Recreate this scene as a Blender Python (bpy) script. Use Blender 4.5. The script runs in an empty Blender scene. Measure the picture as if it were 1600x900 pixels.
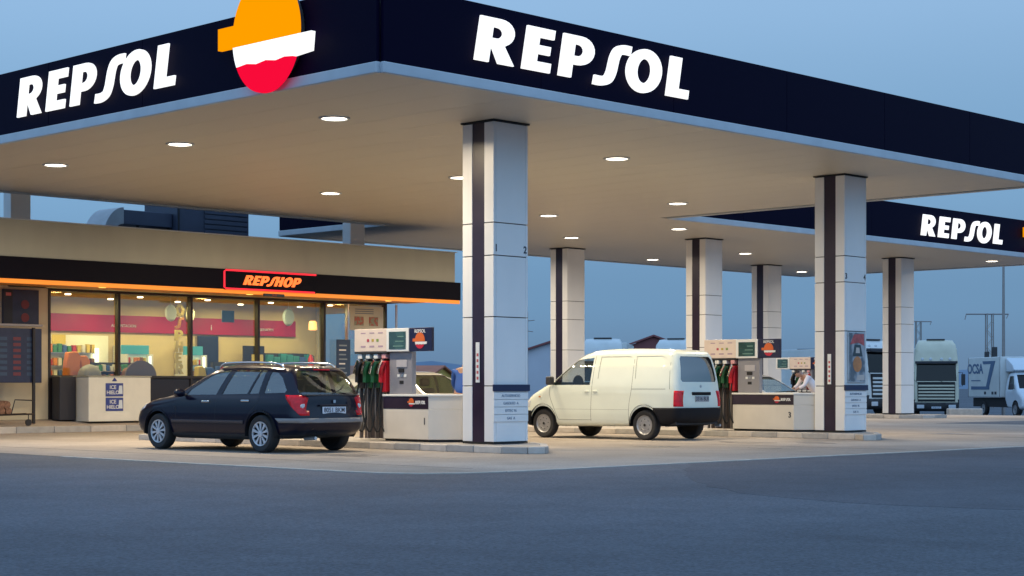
import bpy, bmesh, math, random
import numpy as np
from mathutils import Vector, Matrix
random.seed(7)
PI = math.pi
SC = bpy.context.scene
COL = SC.collection
# ------------------------------------------------------------------ camera
cam = bpy.data.cameras.new('camera'); camo = bpy.data.objects.new('camera', cam); COL.objects.link(camo)
AZ = math.radians(44.368)
camo.location = (0, 0, 1.1); camo.rotation_euler = (PI/2, 0, AZ-PI/2)
cam.sensor_width = 36; cam.lens = 2719.34/1600*36; cam.shift_y = 154/1600
cam.clip_end = 3000; cam.clip_start = .1
SC.camera = camo
# ------------------------------------------------------------------ view, sky
SC.view_settings.view_transform = 'Standard'; SC.view_settings.look = 'None'
SC.view_settings.exposure = 0; SC.view_settings.gamma = 1
SC.render.engine = 'CYCLES'
SC.cycles.use_denoising = True
SC.cycles.max_bounces = 8; SC.cycles.diffuse_bounces = 4; SC.cycles.glossy_bounces = 4
SC.cycles.transmission_bounces = 8; SC.cycles.transparent_max_bounces = 12
SC.cycles.sample_clamp_indirect = 4; SC.cycles.caustics_reflective = False; SC.cycles.caustics_refractive = False
W = bpy.data.worlds.new('World'); SC.world = W; W.use_nodes = True
nt = W.node_tree; nd = nt.nodes; lk = nt.links; nd.clear()
wo = nd.new('ShaderNodeOutputWorld'); bg = nd.new('ShaderNodeBackground'); lk.new(bg.outputs[0], wo.inputs[0])
tc = nd.new('ShaderNodeTexCoord'); sx = nd.new('ShaderNodeSeparateXYZ'); lk.new(tc.outputs['Generated'], sx.inputs[0])
rp = nd.new('ShaderNodeValToRGB'); lk.new(sx.outputs[2], rp.inputs[0])
cr = rp.color_ramp; cr.interpolation = 'EASE'
SKY = [(0, (.135, .23, .37)), (.05, (.16, .305, .49)), (.12, (.21, .395, .62)), (.24, (.30, .50, .76)), (.6, (.28, .47, .75)), (1, (.24, .41, .70))]
while len(cr.elements) < len(SKY): cr.elements.new(.5)
for e, (p, c) in zip(cr.elements, SKY): e.position = p; e.color = (*c, 1)
# dusk: the half of the sky behind the camera, where the sun went down, is brighter
dt = nd.new('ShaderNodeVectorMath'); dt.operation = 'DOT_PRODUCT'; lk.new(tc.outputs['Generated'], dt.inputs[0]); dt.inputs[1].default_value = (-.62, -.78, .1)
mr = nd.new('ShaderNodeMapRange'); mr.interpolation_type = 'SMOOTHSTEP'
lk.new(dt.outputs['Value'], mr.inputs[0]); mr.inputs[1].default_value = -.9; mr.inputs[2].default_value = 1; mr.inputs[3].default_value = 1; mr.inputs[4].default_value = 1.9
mx = nd.new('ShaderNodeVectorMath'); mx.operation = 'SCALE'; lk.new(rp.outputs[0], mx.inputs[0]); lk.new(mr.outputs[0], mx.inputs['Scale'])
ns = nd.new('ShaderNodeTexNoise'); ns.inputs['Scale'].default_value = 1.6; ns.inputs['Detail'].default_value = 3
mpp = nd.new('ShaderNodeMapping'); mpp.inputs['Scale'].default_value = (1, 1, 5); lk.new(tc.outputs['Generated'], mpp.inputs[0]); lk.new(mpp.outputs[0], ns.inputs['Vector'])
mr2 = nd.new('ShaderNodeMapRange'); lk.new(ns.outputs['Fac'], mr2.inputs[0]); mr2.inputs[3].default_value = .93; mr2.inputs[4].default_value = 1.07
mx2 = nd.new('ShaderNodeVectorMath'); mx2.operation = 'SCALE'; lk.new(mx.outputs[0], mx2.inputs[0]); lk.new(mr2.outputs[0], mx2.inputs['Scale'])
lk.new(mx2.outputs[0], bg.inputs[0]); bg.inputs[1].default_value = 1.0
# ------------------------------------------------------------------ light levels
LAMP_W, LAMP_C = 240, (1.0, .82, .56)
SHOP_W, SHOP_C = 34, (1.0, .84, .40)

# ------------------------------------------------------------------ materials
MATS = {}
def mat(name, c, rough=.5, metal=0, var=0, vscale=4, bump=0, bscale=60, emit=0, ecol=None, coat=0, spec=.5, var2=None, v2scale=.3, dirt=0, stretch=(1, 1, 1)):
    if name in MATS: return MATS[name]
    m = bpy.data.materials.new(name); m.use_nodes = True; t = m.node_tree; b = t.nodes['Principled BSDF']
    b.inputs['Base Color'].default_value = (*c, 1); b.inputs['Roughness'].default_value = rough; b.inputs['Metallic'].default_value = metal
    b.inputs['Coat Weight'].default_value = coat; b.inputs['Coat Roughness'].default_value = .04; b.inputs['Specular IOR Level'].default_value = spec
    tcn = t.nodes.new('ShaderNodeTexCoord'); mp = t.nodes.new('ShaderNodeMapping'); mp.inputs['Scale'].default_value = stretch
    t.links.new(tcn.outputs['Object'], mp.inputs[0])
    if var or var2:
        n = t.nodes.new('ShaderNodeTexNoise'); n.inputs['Scale'].default_value = vscale; n.inputs['Detail'].default_value = 6; t.links.new(mp.outputs[0], n.inputs['Vector'])
        r = t.nodes.new('ShaderNodeMapRange'); t.links.new(n.outputs['Fac'], r.inputs[0]); r.inputs[1].default_value = .3; r.inputs[2].default_value = .7
        r.inputs[3].default_value = 1-var; r.inputs[4].default_value = 1+var
        s = t.nodes.new('ShaderNodeVectorMath'); s.operation = 'SCALE'; s.inputs[0].default_value = c; t.links.new(r.outputs[0], s.inputs['Scale'])
        last = s.outputs[0]
        if var2:
            n2 = t.nodes.new('ShaderNodeTexNoise'); n2.inputs['Scale'].default_value = v2scale; n2.inputs['Detail'].default_value = 4; n2.inputs['Distortion'].default_value = .6; t.links.new(mp.outputs[0], n2.inputs['Vector'])
            r2 = t.nodes.new('ShaderNodeMapRange'); t.links.new(n2.outputs['Fac'], r2.inputs[0]); r2.inputs[1].default_value = .35; r2.inputs[2].default_value = .65
            r2.inputs[3].default_value = 1-var2; r2.inputs[4].default_value = 1+var2
            s2 = t.nodes.new('ShaderNodeVectorMath'); s2.operation = 'SCALE'; t.links.new(last, s2.inputs[0]); t.links.new(r2.outputs[0], s2.inputs['Scale']); last = s2.outputs[0]
        t.links.new(last, b.inputs['Base Color'])
        rr = t.nodes.new('ShaderNodeMapRange'); t.links.new(n.outputs['Fac'], rr.inputs[0]); rr.inputs[3].default_value = max(.02, rough-.08); rr.inputs[4].default_value = min(1, rough+.08)
        t.links.new(rr.outputs[0], b.inputs['Roughness'])
    if bump:
        n = t.nodes.new('ShaderNodeTexNoise'); n.inputs['Scale'].default_value = bscale; n.inputs['Detail'].default_value = 4; t.links.new(mp.outputs[0], n.inputs['Vector'])
        bp = t.nodes.new('ShaderNodeBump'); bp.inputs['Strength'].default_value = bump; bp.inputs['Distance'].default_value = .01
        t.links.new(n.outputs['Fac'], bp.inputs['Height']); t.links.new(bp.outputs[0], b.inputs['Normal'])
    if emit:
        b.inputs['Emission Color'].default_value = (*(ecol or c), 1); b.inputs['Emission Strength'].default_value = emit
    MATS[name] = m
    return m
def glass(name, tint=(.9, .95, .95), mixg=.12, rough=.02, alpha=None):
    if name in MATS: return MATS[name]
    m = bpy.data.materials.new(name); m.use_nodes = True; t = m.node_tree; t.nodes.clear()
    o = t.nodes.new('ShaderNodeOutputMaterial'); a = t.nodes.new('ShaderNodeBsdfTransparent'); a.inputs[0].default_value = (*tint, 1)
    g = t.nodes.new('ShaderNodeBsdfGlossy'); g.inputs['Roughness'].default_value = rough
    f = t.nodes.new('ShaderNodeLayerWeight'); f.inputs[0].default_value = .5
    pw = t.nodes.new('ShaderNodeMath'); pw.operation = 'POWER'; pw.inputs[1].default_value = 4.5; t.links.new(f.outputs['Facing'], pw.inputs[0])
    ad = t.nodes.new('ShaderNodeMath'); ad.operation = 'MULTIPLY_ADD'; ad.inputs[1].default_value = .85; ad.inputs[2].default_value = mixg+.05; ad.use_clamp = True; t.links.new(pw.outputs[0], ad.inputs[0])
    x = t.nodes.new('ShaderNodeMixShader'); t.links.new(ad.outputs[0], x.inputs[0]); t.links.new(a.outputs[0], x.inputs[1]); t.links.new(g.outputs[0], x.inputs[2]); t.links.new(x.outputs[0], o.inputs[0])
    MATS[name] = m; return m
def two(name, c1, c2, scale, rough=.5, rampa=.45, rampb=.55, detail=2):
    if name in MATS: return MATS[name]
    m = bpy.data.materials.new(name); m.use_nodes = True; t = m.node_tree; b = t.nodes['Principled BSDF']; b.inputs['Roughness'].default_value = rough
    tcn = t.nodes.new('ShaderNodeTexCoord'); n = t.nodes.new('ShaderNodeTexNoise'); n.inputs['Scale'].default_value = scale; n.inputs['Detail'].default_value = detail
    t.links.new(tcn.outputs['Object'], n.inputs['Vector']); r = t.nodes.new('ShaderNodeValToRGB'); t.links.new(n.outputs['Fac'], r.inputs[0])
    r.color_ramp.elements[0].position = rampa; r.color_ramp.elements[1].position = rampb
    r.color_ramp.elements[0].color = (*c1, 1); r.color_ramp.elements[1].color = (*c2, 1); t.links.new(r.outputs[0], b.inputs['Base Color'])
    MATS[name] = m; return m

M_navy = mat('navy_fascia_paint', (.0035, .0025, .015), .5, spec=.03)
M_trim = mat('pale_trim_paint', (.46, .50, .54), .4, var=.08, vscale=2)
M_soffit = mat('cream_soffit_sheet', (.55, .505, .43), .45, var=.02, vscale=.8, spec=.4, stretch=(1, .2, 1))
M_clad = mat('silver_white_cladding', (.78, .77, .76), .36, metal=.05, var=.03, vscale=1.5)
M_stripe = mat('dark_column_stripe', (.022, .012, .03), .35, var=.2, vscale=2)
M_black = mat('black_gap', (.008, .008, .01), .6)
M_rubber = mat('tyre_rubber', (.018, .018, .02), .75, var=.2, vscale=14, bump=.3, bscale=90)
M_plastic = mat('dark_grey_plastic', (.03, .03, .034), .5, var=.15, vscale=9)
M_steel = mat('brushed_steel', (.55, .55, .56), .3, metal=.9, var=.08, vscale=6)
M_chrome = mat('bright_chrome', (.8, .8, .82), .12, metal=1)
M_white = mat('white_paint', (.74, .74, .72), .4, var=.04, vscale=3)
M_lit_white = mat('lit_white_acrylic', (.5, .5, .5), .4, spec=.1, emit=1.1, ecol=(1, .99, .95))
M_lit_orange = mat('lit_orange_acrylic', (.12, .03, .0), .8, spec=0, emit=1.0, ecol=(1, .34, .0))
M_lit_red = mat('lit_red_acrylic', (.12, .0, .0), .8, spec=0, emit=.92, ecol=(1, .004, .045))
M_neon_red = mat('neon_red_tube', (.9, .03, .05), .4, emit=.8, ecol=(1, .02, .05))
M_neon_orange = mat('neon_orange_letters', (.9, .2, .04), .4, emit=1.2, ecol=(1, .17, .03))
M_lamp = mat('lamp_diffuser', (1, 1, 1), .4, emit=9, ecol=(1, .86, .66))
M_orange = mat('orange_awning_light', (.75, .26, .04), .5, emit=.62, ecol=(1, .26, .02), var=.15, vscale=.6)
def ground_mat(name, c, speck, stain):
    m = mat(name, c, .82, var=.14, vscale=30, bump=.6, bscale=75, spec=.3); t = m.node_tree; b = t.nodes['Principled BSDF']; L = t.links
    last = b.inputs['Base Color'].links[0].from_socket; mp = next(n for n in t.nodes if n.type == 'MAPPING')
    def mul(sock, fac):
        q = t.nodes.new('ShaderNodeVectorMath'); q.operation = 'SCALE'; L.new(sock, q.inputs[0]); L.new(fac, q.inputs['Scale']); return q.outputs[0]
    def noise(scale, lo, hi, a, b_, detail=4, dist=0, st=None):
        v = mp.outputs[0]
        if st: mm = t.nodes.new('ShaderNodeMapping'); mm.inputs['Scale'].default_value = st; mm.inputs['Rotation'].default_value = (0, 0, .5); L.new(v, mm.inputs[0]); v = mm.outputs[0]
        n = t.nodes.new('ShaderNodeTexNoise'); n.inputs['Scale'].default_value = scale; n.inputs['Detail'].default_value = detail; n.inputs['Distortion'].default_value = dist; L.new(v, n.inputs['Vector'])
        q = t.nodes.new('ShaderNodeMapRange'); q.interpolation_type = 'SMOOTHSTEP'; L.new(n.outputs['Fac'], q.inputs[0]); q.inputs[1].default_value = lo; q.inputs[2].default_value = hi; q.inputs[3].default_value = a; q.inputs[4].default_value = b_; return q.outputs[0]
    last = mul(last, noise(.16, .35, .65, 1-stain, 1+stain, 5, .8))
    last = mul(last, noise(1.3, .3, .7, .93, 1.07, 6, .4))
    last = mul(last, noise(.5, .56, .70, 1, 1-stain*1.4, 3, .2, (1, .12, 1)))      # long worn wheel tracks
    vo = t.nodes.new('ShaderNodeTexVoronoi'); vo.inputs['Scale'].default_value = 45; L.new(mp.outputs[0], vo.inputs['Vector'])
    q = t.nodes.new('ShaderNodeMapRange'); L.new(vo.outputs['Color'], q.inputs[0]); q.inputs[3].default_value = 1-speck; q.inputs[4].default_value = 1+speck
    last = mul(last, q.outputs[0]); L.new(last, b.inputs['Base Color']); return m
M_asphalt = ground_mat('worn_asphalt', (.098, .108, .126), .35, .13)
M_asphalt2 = ground_mat('newer_asphalt', (.084, .090, .106), .30, .10)
M_conc = ground_mat('forecourt_concrete', (.33, .285, .245), .12, .17)
M_edge = mat('pale_concrete_edging', (.45, .42, .38), .7, var=.12, vscale=7, bump=.3)
M_kerb = mat('kerb_stone_grey', (.36, .34, .32), .7, var=.12, vscale=6, bump=.4, bscale=30)
M_kerb2 = mat('kerb_stone_pale', (.50, .45, .40), .7, var=.12, vscale=6, bump=.4, bscale=30)
M_island = mat('island_paving', (.34, .31, .28), .7, var=.15, vscale=5, bump=.3)
M_beige = mat('beige_parapet_sheet', (.37, .355, .285), .5, var=.05, vscale=1.5, stretch=(1, 1, .3))
M_cream = mat('cream_wall_paint', (.52, .46, .33), .6, var=.06, vscale=3, bump=.1)
M_kioskw = mat('off_white_kiosk_paint', (.70, .67, .58), .5, var=.05, vscale=3)
M_bluedark = mat('dark_blue_board', (.012, .02, .06), .4, var=.2, vscale=5)
M_red = mat('red_band_paint', (.36, .002, .045), .5, var=.08, vscale=2)
M_frame = mat('dark_window_frame', (.015, .012, .014), .4)
M_glass = glass('shop_window_glass', (.93, .95, .93), .02)
M_cglass = glass('tinted_car_glass', (.42, .52, .52), .20)
M_carpaint = mat('dark_blue_car_paint', (.002, .0025, .014), .3, metal=0, coat=.5, var=.05, vscale=3, spec=.15)
M_vanpaint = mat('white_van_paint', (.74, .79, .70), .33, coat=.8, var=.03, vscale=2)
M_silver = mat('silver_car_paint', (.55, .55, .52), .3, metal=.5, coat=.8)
M_greycar = mat('grey_car_paint', (.33, .36, .38), .3, metal=.5, coat=.8)
M_truck = mat('pale_truck_paint', (.66, .68, .66), .4, coat=.4, var=.06, vscale=2)
M_creamtruck = mat('cream_truck_paint', (.62, .58, .44), .4, coat=.4, var=.06, vscale=2)
M_taillight = mat('red_tail_light_lens', (.62, .004, .014), .2, coat=.25, spec=.3, var=.2, vscale=14)
M_lens = mat('clear_lamp_lens', (.6, .62, .65), .1, coat=1)
M_plate = mat('number_plate_face', (.62, .66, .74), .4)
M_txt = mat('dark_print', (.03, .035, .05), .6)
M_txtb = mat('blue_print', (.08, .14, .24), .6)
M_txtw = mat('white_print', (.7, .7, .7), .6)
M_seat = mat('grey_seat_cloth', (.11, .105, .09), .9, var=.2, vscale=12)
M_pumpgrey = mat('pump_grey_paint', (.24, .235, .26), .45, var=.05, vscale=4)
M_pumpwhite = mat('pump_white_paint', (.66, .61, .54), .4, var=.04, vscale=3)
M_hose = mat('black_hose_rubber', (.012, .012, .012), .5)
M_post = mat('grey_hose_post', (.28, .25, .24), .35, metal=.5)
M_skin = mat('skin', (.42, .24, .17), .55)
M_hair = mat('dark_hair', (.02, .014, .012), .7)

# ------------------------------------------------------------------ mesh helpers
def link(o, parent=None):
    COL.objects.link(o)
    if parent: o.parent = parent
    return o
def tag(o, label, cat, group=None):
    o['label'] = label; o['category'] = cat
    if group: o['group'] = group
    return o
def thing(name, label, cat, loc=(0, 0, 0), rz=0, group=None):
    o = bpy.data.objects.new(name, None); link(o); o.location = loc; o.rotation_euler = (0, 0, rz); o.empty_display_size = .2
    return tag(o, label, cat, group)
def struct(o): o['kind'] = 'structure'; return o
def stuff(o): o['kind'] = 'stuff'; return o
class MB:
    def __init__(s): s.b = bmesh.new()
    def face(s, pts):
        return s.b.faces.new([s.b.verts.new(p) for p in pts])
    def box(s, x0, x1, y0, y1, z0, z1, rz=0, c=None):
        r = bmesh.ops.create_cube(s.b, size=1)['verts']
        for v in r: v.co = Vector(((x0+x1)/2+v.co.x*(x1-x0), (y0+y1)/2+v.co.y*(y1-y0), (z0+z1)/2+v.co.z*(z1-z0)))
        if rz: bmesh.ops.rotate(s.b, verts=r, cent=c or ((x0+x1)/2, (y0+y1)/2, 0), matrix=Matrix.Rotation(rz, 3, 'Z'))
        return s
    def prism(s, poly, axis, a, b):
        """poly of 2-D points extruded along axis from a to b"""
        def P(p, t): return {'z': (p[0], p[1], t), 'y': (p[0], t, p[1]), 'x': (t, p[0], p[1])}[axis]
        v0 = [s.b.verts.new(P(p, a)) for p in poly]; v1 = [s.b.verts.new(P(p, b)) for p in poly]
        n = len(poly)
        s.b.faces.new(v0); s.b.faces.new(v1[::-1])
        for i in range(n): s.b.faces.new([v0[i], v1[i], v1[(i+1) % n], v0[(i+1) % n]])
        return s
    def tube(s, pts, r, n=10, r2=None):
        pts = [Vector(p) for p in pts]; rings = []
        for i, p in enumerate(pts):
            d = (pts[min(i+1, len(pts)-1)]-pts[max(i-1, 0)]).normalized()
            u = d.orthogonal().normalized() if i == 0 else (u-d*u.dot(d)).normalized()
            w = d.cross(u); rr = r if r2 is None else r+(r2-r)*i/(len(pts)-1)
            rings.append([s.b.verts.new(p+(u*math.cos(2*PI*k/n)+w*math.sin(2*PI*k/n))*rr) for k in range(n)])
        for a, b in zip(rings, rings[1:]):
            for k in range(n): s.b.faces.new([a[k], a[(k+1) % n], b[(k+1) % n], b[k]])
        s.b.faces.new(rings[0][::-1]); s.b.faces.new(rings[-1]); return s
    def lathe(s, prof, n=32, axis='z', c=(0, 0, 0), cap=True):
        rings = []
        for r, h in prof:
            ring = []
            for k in range(n):
                a = 2*PI*k/n; x, y = r*math.cos(a), r*math.sin(a)
                p = {'z': (x, y, h), 'y': (x, h, y), 'x': (h, x, y)}[axis]
                ring.append(s.b.verts.new((p[0]+c[0], p[1]+c[1], p[2]+c[2])))
            rings.append(ring)
        for a, b in zip(rings, rings[1:]):
            for k in range(n): s.b.faces.new([a[k], a[(k+1) % n], b[(k+1) % n], b[k]])
        if cap and prof[0][0] > 0: s.b.faces.new(rings[0][::-1])
        if cap and prof[-1][0] > 0: s.b.faces.new(rings[-1])
        bmesh.ops.remove_doubles(s.b, verts=s.b.verts, dist=1e-5)
        return s
    def mesh(s, name, m, bev=0, smooth=False, seg=2):
        bmesh.ops.recalc_face_normals(s.b, faces=s.b.faces)
        if bev:
            bmesh.ops.bevel(s.b, geom=[e for e in s.b.edges if len(e.link_faces) == 2 and e.calc_face_angle(0) > .5], offset=bev, segments=seg, affect='EDGES', profile=.5)
        bmesh.ops.recalc_face_normals(s.b, faces=s.b.faces)
        me = bpy.data.meshes.new(name); s.b.to_mesh(me); s.b.free()
        me.materials.append(m)
        if smooth or bev:
            me.shade_smooth()
            if bev:
                N = [Vector((0, 0, 0)) for _ in me.vertices]
                for p in me.polygons:
                    for v in p.vertices: N[v] += p.normal*p.area**1.5
                me.normals_split_custom_set_from_vertices([tuple(q.normalized()) for q in N])
            else: me.set_sharp_from_angle(angle=math.radians(40))
        return me
    def obj(s, name, m, parent=None, bev=0, smooth=False, loc=None):
        o = bpy.data.objects.new(name, s.mesh(name, m, bev, smooth)); link(o, parent)
        if loc: o.location = loc
        return o
def box(name, m, parent, x0, x1, y0, y1, z0, z1, bev=0): return MB().box(x0, x1, y0, y1, z0, z1).obj(name, m, parent, bev)
def inst(name, me, parent, loc=(0, 0, 0), rot=(0, 0, 0), scale=None):
    o = bpy.data.objects.new(name, me); link(o, parent); o.location = loc; o.rotation_euler = rot
    if scale: o.scale = scale
    return o
def copy_tree(o, parent=None):
    c = o.copy(); COL.objects.link(c); c.parent = parent
    for ch in list(o.children): copy_tree(ch, c)
    return c
def flat_text(txt, name, m, parent, loc, rot, size, bold=.0, extrude=.002, shear=0, xs=1, spacing=1):
    cu = bpy.data.curves.new(name, 'FONT'); cu.body = txt; cu.size = size; cu.extrude = extrude; cu.offset = bold*size; cu.shear = shear
    cu.align_x = 'CENTER'; cu.align_y = 'CENTER'; cu.space_character = spacing; cu.resolution_u = 3
    t = bpy.data.objects.new(name, cu); COL.objects.link(t); bpy.context.view_layer.update()
    me = bpy.data.meshes.new_from_object(t.evaluated_get(bpy.context.evaluated_depsgraph_get()))
    bpy.data.objects.remove(t); me.materials.clear(); me.materials.append(m)
    o = inst(name, me, parent, loc, rot); o.scale = (xs, 1, 1); return o
def outline_mesh(name, loops, m, depth):
    cu = bpy.data.curves.new(name, 'CURVE'); cu.dimensions = '2D'; cu.fill_mode = 'BOTH'; cu.extrude = depth/2
    for lp in loops:
        sp = cu.splines.new('POLY'); sp.points.add(len(lp)-1); sp.use_cyclic_u = True
        for i, p in enumerate(lp): sp.points[i].co = (p[0], p[1], 0, 1)
    t = bpy.data.objects.new(name, cu); COL.objects.link(t); bpy.context.view_layer.update()
    me = bpy.data.meshes.new_from_object(t.evaluated_get(bpy.context.evaluated_depsgraph_get()))
    bpy.data.objects.remove(t); me.materials.clear(); me.materials.append(m); return me
# facing: text on a plane of constant X seen from -X, and on a plane of constant Y seen from -Y
ROT_X = (PI/2, 0, -PI/2)
ROT_Y = (PI/2, 0, 0)

# ------------------------------------------------------------------ ground
def cat(c, n=5):
    o = []
    for i in range(len(c)-1):
        p0, p1, p2, p3 = [Vector(c[max(0, min(len(c)-1, j))]) for j in (i-1, i, i+1, i+2)]
        for k in range(n):
            t = k/n; o.append(tuple(.5*((2*p1)+(p2-p0)*t+(2*p0-5*p1+4*p2-p3)*t*t+(3*p1-p0-3*p2+p3)*t**3)))
    return o+[tuple(c[-1])]
def gz(x, y):
    d = (x*math.cos(AZ)+y*math.sin(AZ)); return -.62*min(1, max(0, (d-66)/30))
gm = MB(); gN = []
xs = [-80, -20, 0, 10, 20, 30, 40, 46, 52, 58, 64, 70, 80, 95, 120, 200, 600, 1500]
for x in xs: gN.append([gm.b.verts.new((x, y, gz(x, y))) for y in xs])
for i in range(len(xs)-1):
    for j in range(len(xs)-1): gm.b.faces.new([gN[i][j], gN[i+1][j], gN[i+1][j+1], gN[i][j+1]])
ground = struct(gm.obj('ground', M_asphalt, smooth=True))
# forecourt slab
apron = struct(MB().prism([(14.56, 17.2), (14.62, 16.6), (14.85, 16.15), (15.3, 15.85), (15.9, 15.72), (46, 15.5), (46, 27.4), (60.5, 27.4), (60.5, 36), (52, 42), (46, 45), (15.6, 45), (14.55, 24)], 'z', .0005, .004).obj('forecourt', M_conc))
MB().prism([(14.47, 24), (14.48, 17.2), (14.54, 16.56), (14.79, 16.08), (15.26, 15.77), (15.88, 15.64), (15.9, 15.72), (15.3, 15.85), (14.85, 16.15), (14.62, 16.6), (14.56, 17.2), (14.55, 24)], 'z', .001, .012).obj('edging_strip', M_edge, apron)
MB().prism([(15.89, 15.62), (46, 15.38), (46, 15.5), (15.91, 15.72)], 'z', .001, .012).obj('edging_strip', M_edge, apron)
struct(MB().prism([(p[0]+.05*math.sin(p[0]*9), p[1]+.05*math.sin(p[1]*7)) for p in cat([(19.5, 15.5), (17.0, 13.6), (15.2, 11.8), (14.2, 10.2), (14.0, 8.6), (14.6, 6.8), (16.4, 4.4), (20, 1.6), (24, 0)], 5)]+[(60, 0), (60, 15.3)], 'z', .0003, .002).obj('asphalt_patch', M_asphalt2))
# faint oil stains on the slab are in the material; drain grating line by the island
for nm, pts in (('pale_joint', [(16.2, 16.6), (16.23, 16.6), (16.23, 36), (16.2, 36)]), ('pale_joint', [(26.3, 16.2), (26.33, 16.2), (26.33, 37), (26.3, 37)])):
    MB().prism(pts, 'z', .0045, .0055).obj('expansion_joint', mat('joint_filler', (.10, .09, .085), .8), apron)
# shop pavement, rising gently to the wall, with its kerb
pv = struct(MB().prism([(36.9, .0), (36.9, .15), (38.3, .29), (47, .29), (47, 0)], 'x', 8, 36.5).obj('pavement', M_conc))
for i in range(28):
    MB().box(8+i*1.0+.006, 8+i*1.0+.994, 36.76, 36.91, 0, .155).obj('kerb_stone', M_kerb if i % 3 else M_kerb2, pv, bev=.012)
# old oil spots where cars stop
M_oil = mat('old_oil_on_concrete', (.17, .15, .135), .5, var=.25, vscale=6)
for ox, oy, rr in ((18.0, 21.2, .35), (18.5, 19.6, .22), (27.6, 20.6, .38), (28.3, 19.4, .25), (24.6, 20.4, .3), (25.3, 18.4, .2), (36.0, 21.0, .35), (38.5, 19.0, .3)):
    ph = random.uniform(0, 6)
    MB().prism([(ox+rr*(1+.25*math.sin(3*q+ph)+.15*math.sin(7*q))*math.cos(q), oy+1.5*rr*(1+.25*math.sin(3*q+ph))*math.sin(q)) for q in [2*PI*k/22 for k in range(22)]], 'z', .0042, .0062).obj('oil_spot', M_oil, apron)
# far hills
hm = MB(); hv = []
for k in range(40):
    a = math.radians(-5+k*2.6); R = 1300
    hv.append((R*math.cos(a), R*math.sin(a), 11+6*math.sin(k*.7)+4*math.sin(k*1.9+1)))
for a, b in zip(hv, hv[1:]):
    hm.face([(a[0], a[1], -3), (b[0], b[1], -3), (b[0]*1.03, b[1]*1.03, b[2]), (a[0]*1.03, a[1]*1.03, a[2])])
struct(hm.obj('hills', mat('hazy_blue_hill', (.16, .22, .30), .9, var=.1, vscale=.02)))  # distance haze is put into the bluish hill colour

# ------------------------------------------------------------------ canopies
H = 5.66; FT = 6.94
lampmesh = MB().lathe([(.0, -.012), (.20, -.012), (.215, 0)], 28).mesh('diffuser', M_lamp, smooth=True)
ringmesh = MB().lathe([(.215, 0), (.222, -.022), (.262, -.022), (.268, 0)], 28, cap=False).mesh('ring', M_trim, smooth=True)
la = bpy.data.lights.new('lamp_light', 'AREA'); la.shape = 'DISK'; la.size = .42; la.energy = LAMP_W; la.color = LAMP_C; la.spread = math.radians(165)
la2 = la.copy(); la2.energy = LAMP_W*.62; la2.color = (1.0, .86, .66)
def canopy(name, label, x0, x1, y0, y1, sides, zshift=0):
    t = thing(name, label, 'canopy', ((x0+x1)/2, (y0+y1)/2, 0)); cx, cy = (x0+x1)/2, (y0+y1)/2
    a, b, c, d = x0-cx, x1-cx, y0-cy, y1-cy
    box('roof_deck', M_plastic, t, a+.2, b-.2, c+.2, d-.2, H+.05, FT-.15)
    n = round((b-a-.2)/1.0); w = (b-a-.2)/n
    me = MB().box(.0028, w-.0028, c+.1, d-.1, 0, .04).mesh('soffit_panel', M_soffit)
    for i in range(n): inst('soffit_panel', me, t, (a+.1+i*w, 0, H))
    def fas(axis, u0, u1, v, out):
        n = max(1, round((u1-u0)/3.2)); L = (u1-u0)/n
        for i in range(n):
            p0, p1 = u0+i*L+.003, u0+(i+1)*L-.003
            v0, v1 = (v, v+out*.07)
            if axis == 'x': box('fascia_panel', M_navy, t, p0, p1, min(v0, v1), max(v0, v1), H+.14, FT, .008)
            else: box('fascia_panel', M_navy, t, min(v0, v1), max(v0, v1), p0, p1, H+.14, FT, .008)
        v1 = v+out*.1
        if axis == 'x': box('trim', M_trim, t, u0-.02, u1+.02, min(v, v1), max(v, v1), H-.035, H+.135, .02)
        else: box('trim', M_trim, t, min(v, v1), max(v, v1), u0-.02, u1+.02, H-.035, H+.135, .02)
    for ax, u0, u1, v, o in sides: fas(ax, u0-(cx if ax == 'x' else cy), u1-(cx if ax == 'x' else cy), v-(cy if ax == 'x' else cx), o)
    return t
CA = canopy('station_canopy', 'large navy edged flat canopy nearest the camera, over the dark car and white van', 16.65, 36.5, 18.95, 36.85,
            [('x', 16.65, 36.5, 18.95, -1), ('y', 18.952, 36.848, 16.65, -1), ('y', 18.952, 29.85, 36.5, 1), ('x', 16.65, 32.55, 36.85, 1)])
CB = canopy('station_canopy', 'second navy edged canopy set back at the right, behind the near one', 36.62, 59.8, 29.95, 41.7,
            [('x', 36.64, 59.8, 29.95, -1), ('y', 29.952, 41.698, 59.8, 1), ('x', 32.7, 59.8, 41.7, 1)])
# the set-back canopy reaches further left behind the near one, over the shop corner
CBl = CB
cxb, cyb = CB.location.x, CB.location.y
def wb(name, m, x0, x1, y0, y1, z0, z1, bev=0): return box(name, m, CB, x0-cxb, x1-cxb, y0-cyb, y1-cyb, z0, z1, bev)
for i in range(4): wb('soffit_panel', M_soffit, 32.7+i*.96+.003, 32.7+(i+1)*.96-.003, 37.0, 41.6, H, H+.04)
for q in ((32.7, 36.38, 36.76, 36.995), (36.405, 36.715, 30.06, 36.755), (36.40, 36.715, 36.757, 36.995), (36.545, 36.715, 37.0, 41.6)): wb('soffit_filler', M_soffit, *q, H, H+.04)
wb('roof_deck', M_plastic, 32.9, 36.5, 37.05, 41.5, H+.05, FT-.15)
wb('fascia_panel', M_navy, 32.6, 32.67, 37.0, 41.7, H+.14, FT, .008); wb('trim', M_trim, 32.57, 32.67, 37.0, 41.72, H-.035, H+.135, .02)
LB = ['second nearest', 'third', 'farthest']
rowA = ['front row', 'middle row', 'back row']
colA = ['left side', 'middle', 'right side']
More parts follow.
